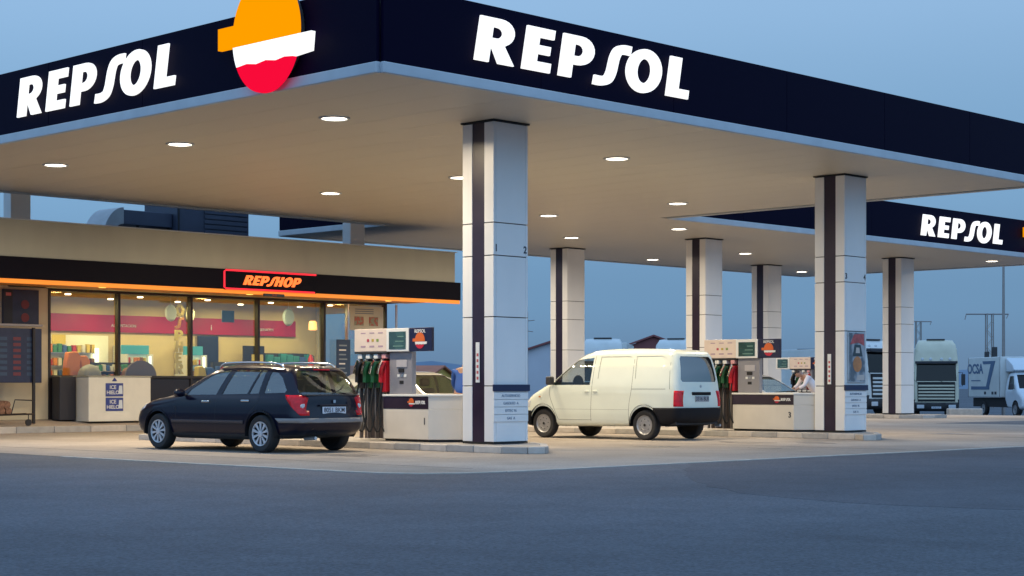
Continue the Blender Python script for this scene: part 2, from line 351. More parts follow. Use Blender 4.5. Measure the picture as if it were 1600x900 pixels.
for i, X in enumerate((19.0, 26.3, 33.8)):
    for j, Y in enumerate((22.8, 27.3, 31.7)):
        t = thing('ceiling_light', 'recessed lamp in near canopy ceiling, %s, %s from the front edge' % (colA[i], rowA[j]), 'ceiling light', (X, Y, H-.003), 0, 'lamps in the near canopy ceiling')
        inst('diffuser', lampmesh, t); inst('ring', ringmesh, t)
        l = bpy.data.objects.new('lamp_light', la); link(l, t); l.location = (0, 0, -.03)
for i, X in enumerate((39.3, 48.1, 57.3)):
    for j, Y in enumerate((31.7, 35.9, 40.0)):
        t = thing('ceiling_light', 'recessed lamp in set-back canopy ceiling, %s, %s from the lettered edge' % (colA[i], rowA[j]), 'ceiling light', (X, Y, H-.003), 0, 'lamps in the set-back canopy ceiling')
        inst('diffuser', lampmesh, t); inst('ring', ringmesh, t)
        l = bpy.data.objects.new('lamp_light', la2); link(l, t); l.location = (0, 0, -.03)

# ------------------------------------------------------------------ columns
def column(label, X, Y, nums=None, joints=(1.11, 2.29, 3.34, 3.90), sx=.84, sy=.76):
    t = thing('canopy_column', label, 'column', (X, Y, .12), 0, 'clad columns carrying the canopies')
    z0 = 0; top = H-.12
    box('core', M_black, t, .02, sx-.02, .02, sy-.02, -.0, top)
    box('cap', M_black, t, -.025, sx+.025, -.025, sy+.025, top-.03, top-.004)
    box('foot', M_black, t, -.0, sx+.0, -.0, sy, -.0, .03)
    zs = [.03]+[j-.12 for j in joints]+[top-.032]
    s0, s1 = .42, .70   # stripe position on the sides, from the far corner
    for a, b in zip(zs, zs[1:]):
        g = .008
        for side in (0, 1):
            xa, xb = (0, .06) if side == 0 else (sx-.06, sx)
            box('panel', M_clad, t, xa, xb, 0, sy*.30, a+g, b-g, .006)
            box('panel', M_clad, t, xa, xb, sy*.69, sy, a+g, b-g, .006)
        box('panel', M_clad, t, .064, sx-.064, 0.0, .05, a+g, b-g, .004)
        box('panel', M_clad, t, .064, sx-.064, sy-.05, sy, a+g, b-g, .004)
    for xa, xb in ((.008, .05), (sx-.05, sx-.008)): box('stripe', M_stripe, t, xa, xb, sy*.30+.004, sy*.69-.004, .03, top-.034)
    if nums:
        for k, n in enumerate(nums): flat_text(n, 'number', M_txt, t, (.06 if k == 0 else sx-.07, -.004, 3.46-.12), ROT_Y, .17, .02)
    return t
NM = 'cream and silver clad column with dark stripe, '
c1 = column(NM+'nearest one, numbered 1 and 2, right of the dark car', 20.95, 20.93, '12')
c2 = column(NM+'carrying a poster, numbered 3 and 4, right of the white van', 31.56, 20.93, '34')
JB = (1.15, 2.3, 3.3, 3.9)
column(NM+'behind the front of the white van', 41.95, 38.5, None, JB); column(NM+'directly behind the tail of the white van', 42.2, 33.0, None, JB)
column(NM+'small and far, between the second pump and the poster column', 53.0, 38.5, None, JB); column(NM+'just left of the cream lorry', 53.3, 33.0, None, JB)
for X, lb in ((20.95, 'short grey post above the shop roof at the far left'), (31.35, 'short grey post above the shop roof near its right end')):
    t = tag(MB().box(-.0, .52, 0, .34, 0, H-4.452).obj('roof_column', M_clad, None, .01), lb, 'column', 'posts standing on the shop roof'); t.location = (X, 36.93, 4.451)
# serial plates on the stripes
def strip_label(X, Y, z0, z1, lb):
    o = tag(MB().box(-.012, 0, -.045, .045, z0, z1).obj('number_strip', M_white, None, .002), lb, 'sign', 'white vertical stickers on column stripes'); o.location = (X, Y, 0)
    for k in range(int((z1-z0)/.1)-1): box('digit', mat('sticker_red', (.5, .1, .1), .5), o, -.016, -.0125, -.025, .02, z0+.05+k*.1, z0+.10+k*.1)
strip_label(20.95, 21.31, 1.17, 1.86, 'white vertical sticker with red print on the dark stripe of the nearest column')
strip_label(31.56, 21.31, 1.15, 1.8, 'white vertical sticker with red print on the dark stripe of the poster column')
def info(X, Y, lb, w=.78, grp=True):
    t = thing('info_sign', lb, 'sign', (X, Y, 0), 0, 'slatted notices on columns')
    box('header', mat('header_navy', (.008, .016, .06), .35), t, -.04, w+.06, -.045, -.004, 1.02, 1.135, .004)
    txt = ['SUPER 95', 'SUPER 98', 'DIESEL', 'GAS  A']
    for k in range(4):
        z = 1.0-.128*k
        box('slat', M_clad, t, -.02, w+.04, -.02, -.004, z-.118, z, .004)
        flat_text(['AUTOSERVICIO', 'GASOLEO  A', 'EFITEC 95', 'GAS  A'][k], 'lettering', M_txtb, t, (w/2, -.0225, z-.06), ROT_Y, .065)
    return t
info(20.96, 20.93, 'slatted notice with dark blue header low on the nearest column')
info(31.57, 20.93, 'slatted notice with dark blue header low on the poster column, below the poster')
# poster on second column
pt = thing('poster', 'colourful framed advertising poster on the column right of the second pump', 'poster', (31.59, 20.93, 0))
PW = .66; PX = .08
box('frame', M_steel, pt, PX, PX+PW, -.03, -.004, 1.18, 2.28, .006)
two('poster_print', (.10, .13, .16), (.35, .38, .42), 3); M_por = mat('poster_orange', (.50, .20, .07), .4, var=.2, vscale=8); M_pred = mat('poster_red', (.38, .07, .07), .4, var=.4, vscale=9)
box('print', MATS['poster_print'], pt, PX+.03, PX+PW-.03, -.034, -.0305, 1.21, 2.25)
MB().prism([(PX+.05, 2.0), (PX+.2, 2.22), (PX+.58, 2.24), (PX+.6, 1.98), (PX+.35, 2.05)], 'y', -.037, -.0345).obj('print', M_pred, pt)
MB().lathe([(0, -.037), (.17, -.037), (.17, -.0345), (0, -.0345)], 20, 'y', (PX+.33, 0, 1.58)).obj('print', M_por, pt)
MB().prism([(PX+.15, 1.75), (PX+.22, 2.0), (PX+.45, 2.0), (PX+.53, 1.75)], 'y', -.0385, -.036).obj('print', mat('poster_dark', (.03, .05, .06), .4), pt)
MB().prism([(PX+.26, 1.82), (PX+.28, 1.94), (PX+.40, 1.94), (PX+.42, 1.82)], 'y', -.0405, -.039).obj('print', mat('poster_pale', (.5, .45, .42), .4), pt)
MB().prism([(PX+.3, 1.24), (PX+.33, 1.34), (PX+.6, 1.36), (PX+.6, 1.24)], 'y', -.037, -.0345).obj('print', mat('poster_pale', (.5, .45, .42), .4), pt)

# ------------------------------------------------------------------ pump islands
def island(label, poly):
    c = (sum(p[0] for p in poly)/len(poly), sum(p[1] for p in poly)/len(poly))
    q = [(p[0]-c[0], p[1]-c[1]) for p in poly]
    inner = [(p[0]*(1-.14/max(.6, math.hypot(*p))), p[1]*(1-.14/max(.6, math.hypot(*p)))) for p in q]
    inner = []
    n = len(q)
    for i in range(n):                       # inset by the kerb width
        p0, p1, p2 = Vector(q[i-1]), Vector(q[i]), Vector(q[(i+1) % n])
        d1, d2 = (p1-p0).normalized(), (p2-p1).normalized(); n1, n2 = Vector((-d1.y, d1.x)), Vector((-d2.y, d2.x))
        bis = (n1+n2).normalized(); inner.append(tuple(p1+bis*(.14/max(.3, bis.dot(n1)))))
    t = struct(MB().prism(inner, 'z', 0, .112).obj('pump_island', M_island)); t.location = (c[0], c[1], .0)
    cnt = 0
    for i in range(n):
        a, b = Vector(q[i]), Vector(q[(i+1) % n]); ia, ib = Vector(inner[i]), Vector(inner[(i+1) % n])
        L = (b-a).length; m = max(1, round(L/.65))
        for k in range(m):
            g = .004/L
            f0, f1 = k/m+g, (k+1)/m-g
            P = [a.lerp(b, f0), a.lerp(b, f1), ia.lerp(ib, f1), ia.lerp(ib, f0)]
            MB().prism([tuple(p) for p in P], 'z', 0, .122+random.uniform(-.003, .003)).obj('kerb_stone', M_kerb2 if cnt % 2 else M_kerb, t, bev=.016); cnt += 1
    return t
def isl(x, y0, y1, tip=0):
    return [(x-.9, y1), (x-.9, y0+.6), (x-.75+tip, y0+.15), (x-.48+tip, y0), (x-.2+tip*.6, y0+.2), (x+.62, y0+1.0), (x+1.0, y0+1.7), (x+1.0, y1)]
island('', isl(21.1, 19.4, 30.5)); island('', isl(31.5, 19.45, 30.5, -.52))
island('', [(41.2, 32.4), (41.8, 31.7), (43.0, 31.7), (43.4, 32.4), (43.4, 40.5), (41.2, 40.5)][::1]); island('', [(51.9, 32.2), (52.4, 31.6), (54.0, 31.6), (54.4, 32.2), (54.4, 40.5), (51.9, 40.5)])

# ------------------------------------------------------------------ brand emblem (sunrise disc), lettering
def arc(cx, cy, rx, ry, a0, a1, n):
    return [(cx+rx*math.cos(math.radians(a0+(a1-a0)*i/n)), cy+ry*math.sin(math.radians(a0+(a1-a0)*i/n))) for i in range(n+1)]
def stroke(c, w):
    L, R = [], []
    for i, p in enumerate(c):
        d = Vector(c[min(i+1, len(c)-1)])-Vector(c[max(i-1, 0)]); d.normalize(); nn = Vector((-d.y, d.x))*w[i]/2
        L.append((p[0]+nn.x, p[1]+nn.y)); R.append((p[0]-nn.x, p[1]-nn.y))
    return L+R[::-1]
sc = cat([(.80, .90), (.63, .90), (.50, .84), (.44, .68), (.42, .5), (.40, .3), (.34, .13), (.20, .06), (.02, .06)])
GL = {
 'R': (.80, [[(0, 0), (.28, 0), (.28, .36), (.30, .36), (.48, 0), (.80, 0), (.56, .40)]+arc(.42, .69, .31, .31, -60, 90, 10)+[(0, 1)], [(.28, .55), (.37, .55)]+arc(.37, .675, .125, .125, -90, 90, 8)+[(.28, .80)]]),
 'E': (.62, [[(0, 0), (.60, 0), (.60, .22), (.29, .22), (.29, .40), (.55, .40), (.55, .60), (.29, .60), (.29, .78), (.60, .78), (.60, 1), (0, 1)]]),
 'P': (.72, [[(0, 0), (.28, 0), (.28, .32)]+arc(.40, .66, .33, .34, -90, 90, 12)+[(0, 1)], [(.28, .52), (.36, .52)]+arc(.36, .66, .13, .14, -90, 90, 8)+[(.28, .80)]]),
 'S': (.66, [stroke(sc, [.225]*len(sc))]),
 'O': (.86, [arc(.43, .49, .43, .54, 0, 350, 35), arc(.43, .49, .17, .30, 0, 350, 35)[::-1]]),
 'L': (.58, [[(0, 0), (.56, 0), (.56, .22), (.29, .22), (.29, 1), (0, 1)]]),
 'H': (.74, [[(0, 0), (.26, 0), (.26, .40), (.46, .40), (.46, 0), (.72, 0), (.72, 1), (.46, 1), (.46, .62), (.26, .62), (.26, 1), (0, 1)]]),
}
def lettering(label, txt, loc, rot, height, width, m, depth=.035, shear=.13, gap=.17, name='lit_lettering'):
    adv = []; x = 0
    for ch in txt:
        if ch == 'S': x -= .12
        adv.append(x); x += GL[ch][0]+gap
        if ch == 'S': x -= .09
    tot = x-gap+shear; sxx = width/tot
    t = thing(name, label, 'sign', loc)
    t.rotation_euler = rot
    for ch, ax in zip(txt, adv):
        loops = [[((p[0]+ax+shear*p[1])*sxx, p[1]*height) for p in lp] for lp in GL[ch][1]]
        inst('letter', outline_mesh('letter', loops, m, depth), t)
    return t
lettering('large white lit REPSOL letters on the left face of the near canopy', 'REPSOL', (16.52, 28.88, 6.045), ROT_X, .70, 5.13, M_lit_white)
lettering('large white lit REPSOL letters on the right face of the near canopy', 'REPSOL', (18.42, 18.82, 6.05), ROT_Y, .69, 5.3, M_lit_white)
lettering('small white lit REPSOL letters on the set-back canopy at the right', 'REPSOL', (49.36, 29.83, 5.99), ROT_Y, .68, 5.4, M_lit_white)
def emblem(label, loc, rot, s, depth=.08, lit=True, parent=None, name='emblem_sign', fat=1.0):
    mo, mw, mre = (M_lit_orange, M_lit_white, M_lit_red) if lit else (mat('orange_print', (.62, .12, .02), .5), mat('white_emblem_print', (.7, .7, .68), .5), mat('red_print', (.5, .01, .04), .5))
    if parent is None: t = thing(name, label, 'sign', loc)
    else:
        t = bpy.data.objects.new('emblem', None); link(t, parent); t.location = loc
    t.rotation_euler = rot
    rx, ry = .80*s*fat, .90*s
    z1, z2 = -.11*s, -.43*s         # lower edge of the orange, lower edge of the white
    def xa(z): return rx*math.sqrt(max(0, 1-(z/ry)**2))
    a1 = math.degrees(math.asin(z1/ry)); a2 = math.degrees(math.asin(z2/ry)); zt = .52*s
    at = math.degrees(math.asin((z1+.34*s)/ry))
    L = -1.18*s*fat; Rr = 1.14*s*fat
    orange = [(xa(z1)*1.0, z1)]+arc(0, 0, rx, ry, a1, 180-at, 30)+[(L, z1+.34*s), (L, z1)]
    wob = [(-xa(z2), z2-.01*s), (-.55*rx, z2+.028*s), (-.25*rx, z2-.005*s), (.05*rx, z2+.026*s), (.35*rx, z2-.008*s), (.62*rx, z2+.02*s), (xa(z2), z2)]
    white = [(-xa(z1), z1-.004)]+arc(0, 0, rx, ry, 180-a1, 180-a2, 8)[1:]+wob[1:]+[(Rr*.97, z2+.03*s), (Rr, z1-.004)]
    red = arc(0, 0, rx, ry, 180-a2+.3, 360+a2-.3, 24)+[(p[0], p[1]-.006) for p in wob[::-1][1:-1]]
    for nm, lp, m in (('orange_dome', orange, mo), ('white_band', white, mw), ('red_bowl', red, mre)):
        inst(nm, outline_mesh(nm, [lp], m, depth), t)
    if lit:
        inst('backing_disc', MB().lathe([(0, -depth*1.6), (rx*.97, -depth*1.6), (rx*.97, -depth*.55), (0, -depth*.55)], 40).mesh('backing_disc', M_plastic), t)
    return t
emblem('large lit orange, white and red sun emblem on the left face of the near canopy', (16.42, 21.33, 6.50), ROT_X, 1.0)
emblem('lit orange, white and red sun emblem cut by the right edge of the photo', (57.2, 29.76, 6.44), ROT_Y, 1.0)

# ------------------------------------------------------------------ fuel dispensers
M_screen = mat('green_grey_screen', (.02, .05, .045), .08, coat=1, emit=.05, ecol=(.25, .5, .4), var=.6, vscale=5)
noz_cols = [((.01, .01, .012), 'black'), ((.01, .09, .035), 'green'), ((.01, .09, .035), 'green'), ((.45, .01, .02), 'red')]
def dispenser(label, X, Y, num, flip=False):
    """front face in the plane x=0 facing -x; runs along y: 0 = right end seen from the front"""
    t = thing('fuel_pump', label, 'fuel pump', (X, Y, .118), 0, 'fuel pumps on the islands')
    # low cabinet with a chamfered end
    cab = [(0, 1.2), (0, 0), (.42, -.42), (.72, -.42), (.72, 1.2)]
    MB().prism(cab, 'z', .04, .58).obj('cabinet', M_pumpwhite, t, bev=.01)
    MB().prism([(.03, 1.18), (.03, .02), (.43, -.38), (.70, -.38), (.70, 1.18)], 'z', -.0, .045).obj('plinth', M_black, t)
    MB().prism([(-.004, 1.2), (-.004, 0), (.0, 0.0), (0, 1.2)], 'z', .585, .80).obj('brand_band', M_stripe, t)
    MB().prism([(.002, 1.2), (.002, 0.0), (.42, -.418), (.715, -.418), (.715, 1.2)], 'z', .582, .802).obj('cabinet_top', M_pumpwhite, t)
    MB().prism([(-.02, 1.215), (-.02, -.008), (.41, -.435), (.74, -.435), (.74, 1.215)], 'z', .805, .845).obj('worktop', M_white, t, bev=.008)
    e = emblem('', (-.008, .44, .70), ROT_X, .085, .006, False, t)
    lt = bpy.data.objects.new('brand_name', None); link(lt, t)
    lt.location = (-.008, .33, .67); lt.rotation_euler = ROT_X
    x = 0
    for ch in 'REPSOL':
        loops = [[((p[0]+x)*.055, p[1]*.06) for p in lp] for lp in GL[ch][1]]; x += GL[ch][0]+.08
        inst('letter', outline_mesh('letter', loops, M_txtw, .005), lt)
    flat_text(num, 'number', M_txt, t, (-.004, .10, .36), ROT_X, .17, .02)
    # pedestal with card reader
    box('pedestal', M_pumpgrey, t, .06, .17, .50, 1.10, .845, 1.61, .012)
    box('reader_plate', mat('reader_plate_grey', (.42, .40, .42), .4), t, .045, .062, .62, .90, 1.33, 1.46, .004)
    box('display', M_black, t, .04, .062, .70, .84, 1.24, 1.31, .003)
    for k in range(3): box('key', M_white if k % 2 == 0 else M_steel, t, .05, .062, .64+k*.09, .70+k*.09, 1.15, 1.20, .003)
    box('card_slot', M_black, t, .05, .062, .72, .82, 1.03, 1.09, .003)
    # head: screen box, product board, brand cube
    s0 = 1.40 if flip else .50
    box('screen_box', M_white, t, -.02, .055, s0, s0+.60, 1.61, 2.03, .012)
    box('screen', M_screen, t, -.03, -.018, s0+.07, s0+.52, 1.655, 1.97, .004)
    for q in range(3): box('screen_digits', mat('screen_pale', (.12, .22, .18), .4, emit=.05), t, -.034, -.0305, s0+.12, s0+.4-.06*q, 1.70+.085*q, 1.72+.085*q)
    box('brand_cube', mat('navy_cube_paint', (.008, .010, .045), .35), t, -.015, .05, -.10, .494, 1.61, 2.03, .01)
    emblem('', (-.020, .20, 1.80), ROT_X, .16, .006, False, t)
    flat_text('REPSOL', 'brand_name', M_txtw, t, (-.018, .20, 1.965), ROT_X, .085, .015, .001)
    p0, p1 = (.5, 1.395) if flip else (1.105, 2.0)
    box('head_beam', M_pumpgrey, t, .058, .16, .50, 2.0, 1.615, 2.0)
    box('product_board', mat('product_board_pink', (.72, .60, .52), .4, var=.05, vscale=4), t, -.005, .055, p0, p1, 1.62, 2.035, .01)
    for k in range(3): box('product_mark', [mat('mark_green', (.2, .3, .08), .5), mat('mark_ochre', (.45, .33, .05), .5), mat('mark_red', (.45, .05, .08), .5)][k], t, -.009, -.0052, p0+.22+k*.13, p0+.28+k*.13, 1.80, 1.85)
    for k in range(6): box('small_print', mat('print_mauve', (.40, .28, .35), .6), t, -.009, -.0052, p0+.1+(k % 3)*.24, p0+.23+(k % 3)*.24, 1.70 if k < 3 else 1.95, 1.73 if k < 3 else 1.97)
    box('nozzle_shelf', M_plastic, t, .0, .45, p0, p1, 1.585, 1.62, .006)
    box('rack_back', mat('rack_brown', (.06, .045, .045), .5), t, .25, .45, p0, p1, .03, 1.585)
    for k in range(4):
        y = p1-.12-k*.22; c, cn = noz_cols[k]; mc = mat('nozzle_'+cn, c, .35)
        box('holder', M_white if k < 3 else mat('pink_holder', (.7, .35, .35), .4), t, .02, .24, y-.055, y+.055, 1.49, 1.575, .01)
        nz = MB(); nz.tube([(.02, y+.03, 1.12), (-.03, y+.01, 1.22), (-.04, y-.02, 1.33), (.0, y-.045, 1.42)], .048, 10)
        nz.tube([(.06, y+.05, 1.36), (-.02, y+.03, 1.18), (.0, y, 1.05)], .03, 8); nz.box(-.05, .05, y-.03, y+.05, 1.06, 1.24)
        nb = nz.obj('nozzle', mc, t, smooth=True)
        MB().tube([(-.085, y+.045, 1.22), (-.10, y-.01, 1.34), (-.085, y-.07, 1.47)], .020, 8).obj('spout', M_chrome, nb, smooth=True)
        if k == 3: MB().box(.0, .22, y-.07, y+.07, .88, 1.45).obj('nozzle_pocket', mc, t, bev=.02)
        else: MB().box(.05, .22, y-.07, y+.07, .95, 1.45).obj('nozzle_pocket', mat('pocket_'+cn, tuple(q*.6 for q in c), .5), t, bev=.02)
        MB().tube(cat([(.0, y, 1.06), (-.03, y+.02, .85), (-.06, y+.03, .55), (-.04, y-.01, .28), (.04, y-.05, .16), (.12, y-.07, .45), (.16, y-.05, .95), (.18, y-.04, 1.5)], 4), .017, 8).obj('hose', M_hose, t, smooth=True)
        MB().box(.12, .2, y-.115, y-.085, .03, 1.585).obj('post', M_post, t, bev=.004)
    MB().box(.12, .2, p1-.02, p1+.0, .03, 1.585).obj('post', M_post, t)
    return t
d1 = dispenser('fuel pump numbered 1 between the dark car and the nearest column', 20.95, 22.56, '1')
d2 = dispenser('fuel pump numbered 3 behind the white van, left of the poster column', 31.3, 22.06, '3')
d3 = dispenser('small far fuel pump seen above the person in the white shirt', 51.9, 35.35, '5', True)

for o in list(d2.children):      # the second pump has a longer cabinet and its head stands further back
    k = o.name.split('.')[0]
    if k in ('cabinet', 'plinth', 'brand_band', 'cabinet_top', 'worktop'):
        for v in o.data.vertices:
            if v.co.y > 1.1: v.co.y += .45
    elif k == 'number' or (k in ('emblem', 'brand_name') and .1 < o.location.z < 1): pass
    else: o.location.y += .45
# ------------------------------------------------------------------ vehicle shell
def smooth_poly(p, it=2):
    for _ in range(it):
        q = []
        for i in range(len(p)):
            a, b = p[i], p[(i+1) % len(p)]
            q += [(a[0]*.78+b[0]*.22, a[1]*.78+b[1]*.22), (a[0]*.22+b[0]*.78, a[1]*.22+b[1]*.78)]
        p = q
    return p
def poly_sdf(P, poly):
    V = np.array(poly); A = V; B = np.roll(V, -1, 0); d = np.full(len(P), 1e9); s = np.ones(len(P))
    for a, b in zip(A, B):
        e = b-a; w = P-a; t = np.clip((w@e)/(e@e), 0, 1); pr = w-np.outer(t, e); d = np.minimum(d, (pr**2).sum(1))
        c1 = P[:, 1] >= a[1]; c2 = P[:, 1] < b[1]; c3 = e[0]*w[:, 1] > e[1]*w[:, 0]
        fl = (c1 & c2 & c3) | (~c1 & ~c2 & ~c3); s = np.where(fl, -s, s)
    return s*np.sqrt(d)
SHELL_F = {}
def shell(prof, wpts, k=.14, spine=(-1.4, 1.4, .72), bow=.05, nx=70, nth=72, ncap=16, it=2, wx=None):
    poly = smooth_poly(prof, it); wz = np.array([w[0] for w in wpts]); wh = np.array([w[1] for w in wpts])
    def F(p):
        y2 = p[:, 1]**2
        a = poly_sdf(np.c_[p[:, 0]*(1+bow*y2), p[:, 2]], poly)
        hw = np.interp(p[:, 2], wz, wh)
        if wx is not None: hw = hw*np.interp(p[:, 0], wx[0], wx[1])
        b = np.abs(p[:, 1])-hw
        h = np.maximum(k-np.abs(a-b), 0)/k
        return np.maximum(a, b)+h*h*k/4
    x0, x1, z0 = spine; O = []; D = []; rows = []
    th = np.linspace(0, 2*PI, nth, endpoint=False)
    # caps: latitude from the pole
    lat = [PI/2*(1-(i+1)/(ncap+1)) for i in range(ncap)]
    for l in lat: rows.append(('c', x0, -math.sin(l), math.cos(l)))
    for x in np.linspace(x0, x1, nx): rows.append(('m', x, 0, 1))
    for l in lat[::-1]: rows.append(('c', x1, math.sin(l), math.cos(l)))
    for r in rows:
        for t in th: O.append((r[1], 0, z0)); D.append((r[2], r[3]*math.sin(t), r[3]*math.cos(t)))
    for x, s in ((x0, -1), (x1, 1)): O.append((x, 0, z0)); D.append((s, 0, 0))
    O = np.array(O, float); D = np.array(D, float); lo = np.zeros(len(O)); hi = np.full(len(O), 6.0)
    for _ in range(26):
        mid = (lo+hi)/2; f = F(O+D*mid[:, None]); ins = f < 0; lo = np.where(ins, mid, lo); hi = np.where(ins, hi, mid)
    P = O+D*lo[:, None]
    bm = bmesh.new(); V = [bm.verts.new(p) for p in P]; n = nth; R = len(rows)
    for i in range(R-1):
        for j in range(n): bm.faces.new([V[i*n+j], V[i*n+(j+1) % n], V[(i+1)*n+(j+1) % n], V[(i+1)*n+j]])
    for j in range(n):
        bm.faces.new([V[R*n], V[(j+1) % n], V[j]]); bm.faces.new([V[R*n+1], V[(R-1)*n+j], V[(R-1)*n+(j+1) % n]])
    bmesh.ops.recalc_face_normals(bm, faces=bm.faces)
    bm.faces.layers.int.new('r'); SHELL_F['f'] = F; return bm
AX = {'side': (0, 2, 1), 'rear': (1, 2, 0), 'top': (0, 1, 2)}
def inside(p, poly):
    c = False; n = len(poly)
    for i in range(n):
        a, b = poly[i], poly[(i+1) % n]
        if (a[1] > p[1]) != (b[1] > p[1]) and p[0] < (b[0]-a[0])*(p[1]-a[1])/(b[1]-a[1])+a[0]: c = not c
    return c
def cut(bm, poly, view, rid, flt=lambda c: True):
    """cut the outline into the shell along the view axis and mark the faces inside it with rid"""
    u, v, w = AX[view]; lay = bm.faces.layers.int['r']
    x0, x1 = min(p[0] for p in poly)-.01, max(p[0] for p in poly)+.01; y0, y1 = min(p[1] for p in poly)-.01, max(p[1] for p in poly)+.01
    for i in range(len(poly)):
        a, b = poly[i], poly[(i+1) % len(poly)]
        fs = []
        ex0, ex1 = min(a[0], b[0])-.02, max(a[0], b[0])+.02; ey0, ey1 = min(a[1], b[1])-.02, max(a[1], b[1])+.02
        for f in bm.faces:
            c = f.calc_center_median()
            if not flt(c): continue
            cs = [vv.co for vv in f.verts]
            if max(q[u] for q in cs) < ex0 or min(q[u] for q in cs) > ex1 or max(q[v] for q in cs) < ey0 or min(q[v] for q in cs) > ey1: continue
            fs.append(f)
        if not fs: continue
        es = {e for f in fs for e in f.edges}; vs = {q for f in fs for q in f.verts}
        no = [0, 0, 0]; no[u] = -(b[1]-a[1]); no[v] = b[0]-a[0]; co = [0, 0, 0]; co[u] = a[0]; co[v] = a[1]
        bmesh.ops.bisect_plane(bm, geom=list(vs)+list(es)+fs, dist=1e-5, plane_co=co, plane_no=Vector(no).normalized())
    out = []
    for f in bm.faces:
        c = f.calc_center_median()
        if x0 < c[u] < x1 and y0 < c[v] < y1 and flt(c) and inside((c[u], c[v]), poly):
            if f[lay] == 0 or rid < 0: f[lay] = rid; out.append(f)
    return out
def shell_parts(bm, root, names, bodymat, thick=.02):
    """names: rid -> (name, material, offset); rid 0 is the body, negative rids are holes"""
    lay = bm.faces.layers.int['r']; bm.normal_update()
    res = {}
    for rid in sorted({f[lay] for f in bm.faces}):
      if rid < 0: continue
      if True:
        nm, m, off = names.get(rid, ('body', bodymat, 0))
        allf = [f for f in bm.faces if f[lay] == rid]; isl_ = []
        if rid == 0: isl_ = [allf]
        else:
            left = set(allf)
            while left:
                st = [left.pop()]; grp = []
                while st:
                    f = st.pop(); grp.append(f)
                    for e in f.edges:
                        for g in e.link_faces:
                            if g in left: left.discard(g); st.append(g)
                isl_.append(grp)
            isl_ = [g for g in isl_ if sum(f.calc_area() for f in g) > .002]
      for grp in isl_:
        nb = bmesh.new(); mp = {}
        for f in grp:
            vs = []
            for v in f.verts:
                if v.index not in mp: mp[v.index] = nb.verts.new(v.co+v.normal*off)
                vs.append(mp[v.index])
            try: nb.faces.new(vs)
            except ValueError: pass
        me = bpy.data.meshes.new(nm); nb.to_mesh(me); nb.free(); me.materials.append(m); me.shade_smooth()
        F = SHELL_F['f']; P = np.array([v.co for v in me.vertices]); G = np.zeros_like(P); e = .02
        for a in range(3):
            d = np.zeros(3); d[a] = e; G[:, a] = F(P+d)-F(P-d)
        G /= np.maximum(1e-9, np.linalg.norm(G, axis=1))[:, None]
        me.normals_split_custom_set_from_vertices([tuple(g) for g in G])
        o = inst(nm, me, root); res.setdefault(rid, o)
        if off >= 0 and nm != 'body' and off > .002:
            md = o.modifiers.new('thickness', 'SOLIDIFY'); md.thickness = off; md.offset = -1
    bm.free(); return res
def circ(cx, cz, r, n=24, a0=0, a1=360): return [(cx+r*math.cos(math.radians(a0+(a1-a0)*i/n)), cz+r*math.sin(math.radians(a0+(a1-a0)*i/n))) for i in range(n)]
def wheel_meshes(R, w, kind):
    ty = MB().lathe([(R*.62, -w/2+.02), (R*.70, -w/2+.004), (R*.90, -w/2), (R*.97, -w/2+.02), (R, -w/2+.05), (R, w/2-.05), (R*.97, w/2-.02), (R*.90, w/2), (R*.70, w/2-.004), (R*.62, w/2-.02), (R*.62, -w/2+.02)], 40, 'y', cap=False).mesh('tyre', M_rubber, smooth=True)
    if kind == 'cap':
        m = mat('silver_hubcap', (.52, .54, .58), .35, metal=.3); b = MB(); n = 10
        for k in range(n):
            a = 2*PI*k/n; a1 = .70*2*PI/n/2; a2 = .44*2*PI/n/2
            p = [(R*.14*math.cos(a-a1), R*.14*math.sin(a-a1)), (R*.60*math.cos(a-a2), R*.60*math.sin(a-a2)), (R*.60*math.cos(a+a2), R*.60*math.sin(a+a2)), (R*.14*math.cos(a+a1), R*.14*math.sin(a+a1))]
            b.prism(p, 'y', w/2-.03, w/2-.012)
        b.lathe([(0, w/2+.004), (R*.17, w/2-.002), (R*.17, w/2-.03)], 20, 'y'); b.lathe([(R*.585, w/2-.035), (R*.585, w/2-.006), (R*.64, w/2-.002), (R*.66, w/2-.03)], 40, 'y', cap=False)
        rim = b.mesh('hubcap', m, smooth=True)
    else:
        m = mat('steel_wheel_grey', (.34, .34, .35), .4, metal=.4); b = MB()
        b.lathe([(0, w/2-.02), (R*.12, w/2-.02), (R*.14, w/2-.045), (R*.26, w/2-.05), (R*.33, w/2-.025), (R*.44, w/2-.035), (R*.50, w/2-.07), (R*.58, w/2-.02), (R*.64, w/2-.006), (R*.655, w/2-.03)], 40, 'y')
        rim = b.mesh('rim', m, smooth=True)
    back = MB().lathe([(0, w/2-.06), (R*.64, w/2-.06), (R*.64, -w/2+.03), (0, -w/2+.03)], 28, 'y').mesh('brake_drum', M_black)
    holes = None
    if kind != 'cap':
        b = MB()
        for k in range(8):
            a = 2*PI*k/8; b.lathe([(0, w/2-.027), (R*.035, w/2-.027), (R*.035, w/2-.04)], 8, 'y', (R*.385*math.cos(a), 0, R*.385*math.sin(a)))
        b.lathe([(0, w/2-.012), (R*.09, w/2-.012), (R*.09, w/2-.03)], 12, 'y')
        holes = b.mesh('hub_bolts', M_black)
    return ty, rim, back, holes
def wheels(root, R, w, xs, track, kind='cap'):
    ty, rim, back, holes = wheel_meshes(R, w, kind)
    for x in xs:
        for s in (1, -1):
            wh = bpy.data.objects.new('wheel', None); link(wh, root); wh.location = (x, s*track/2, R); wh.rotation_euler = (0, random.uniform(0, 1), 0 if s > 0 else PI)
            inst('tyre', ty, wh); inst('hubcap' if kind == 'cap' else 'rim', rim, wh); inst('brake_drum', back, wh)
            if holes: inst('hub_bolts', holes, wh)
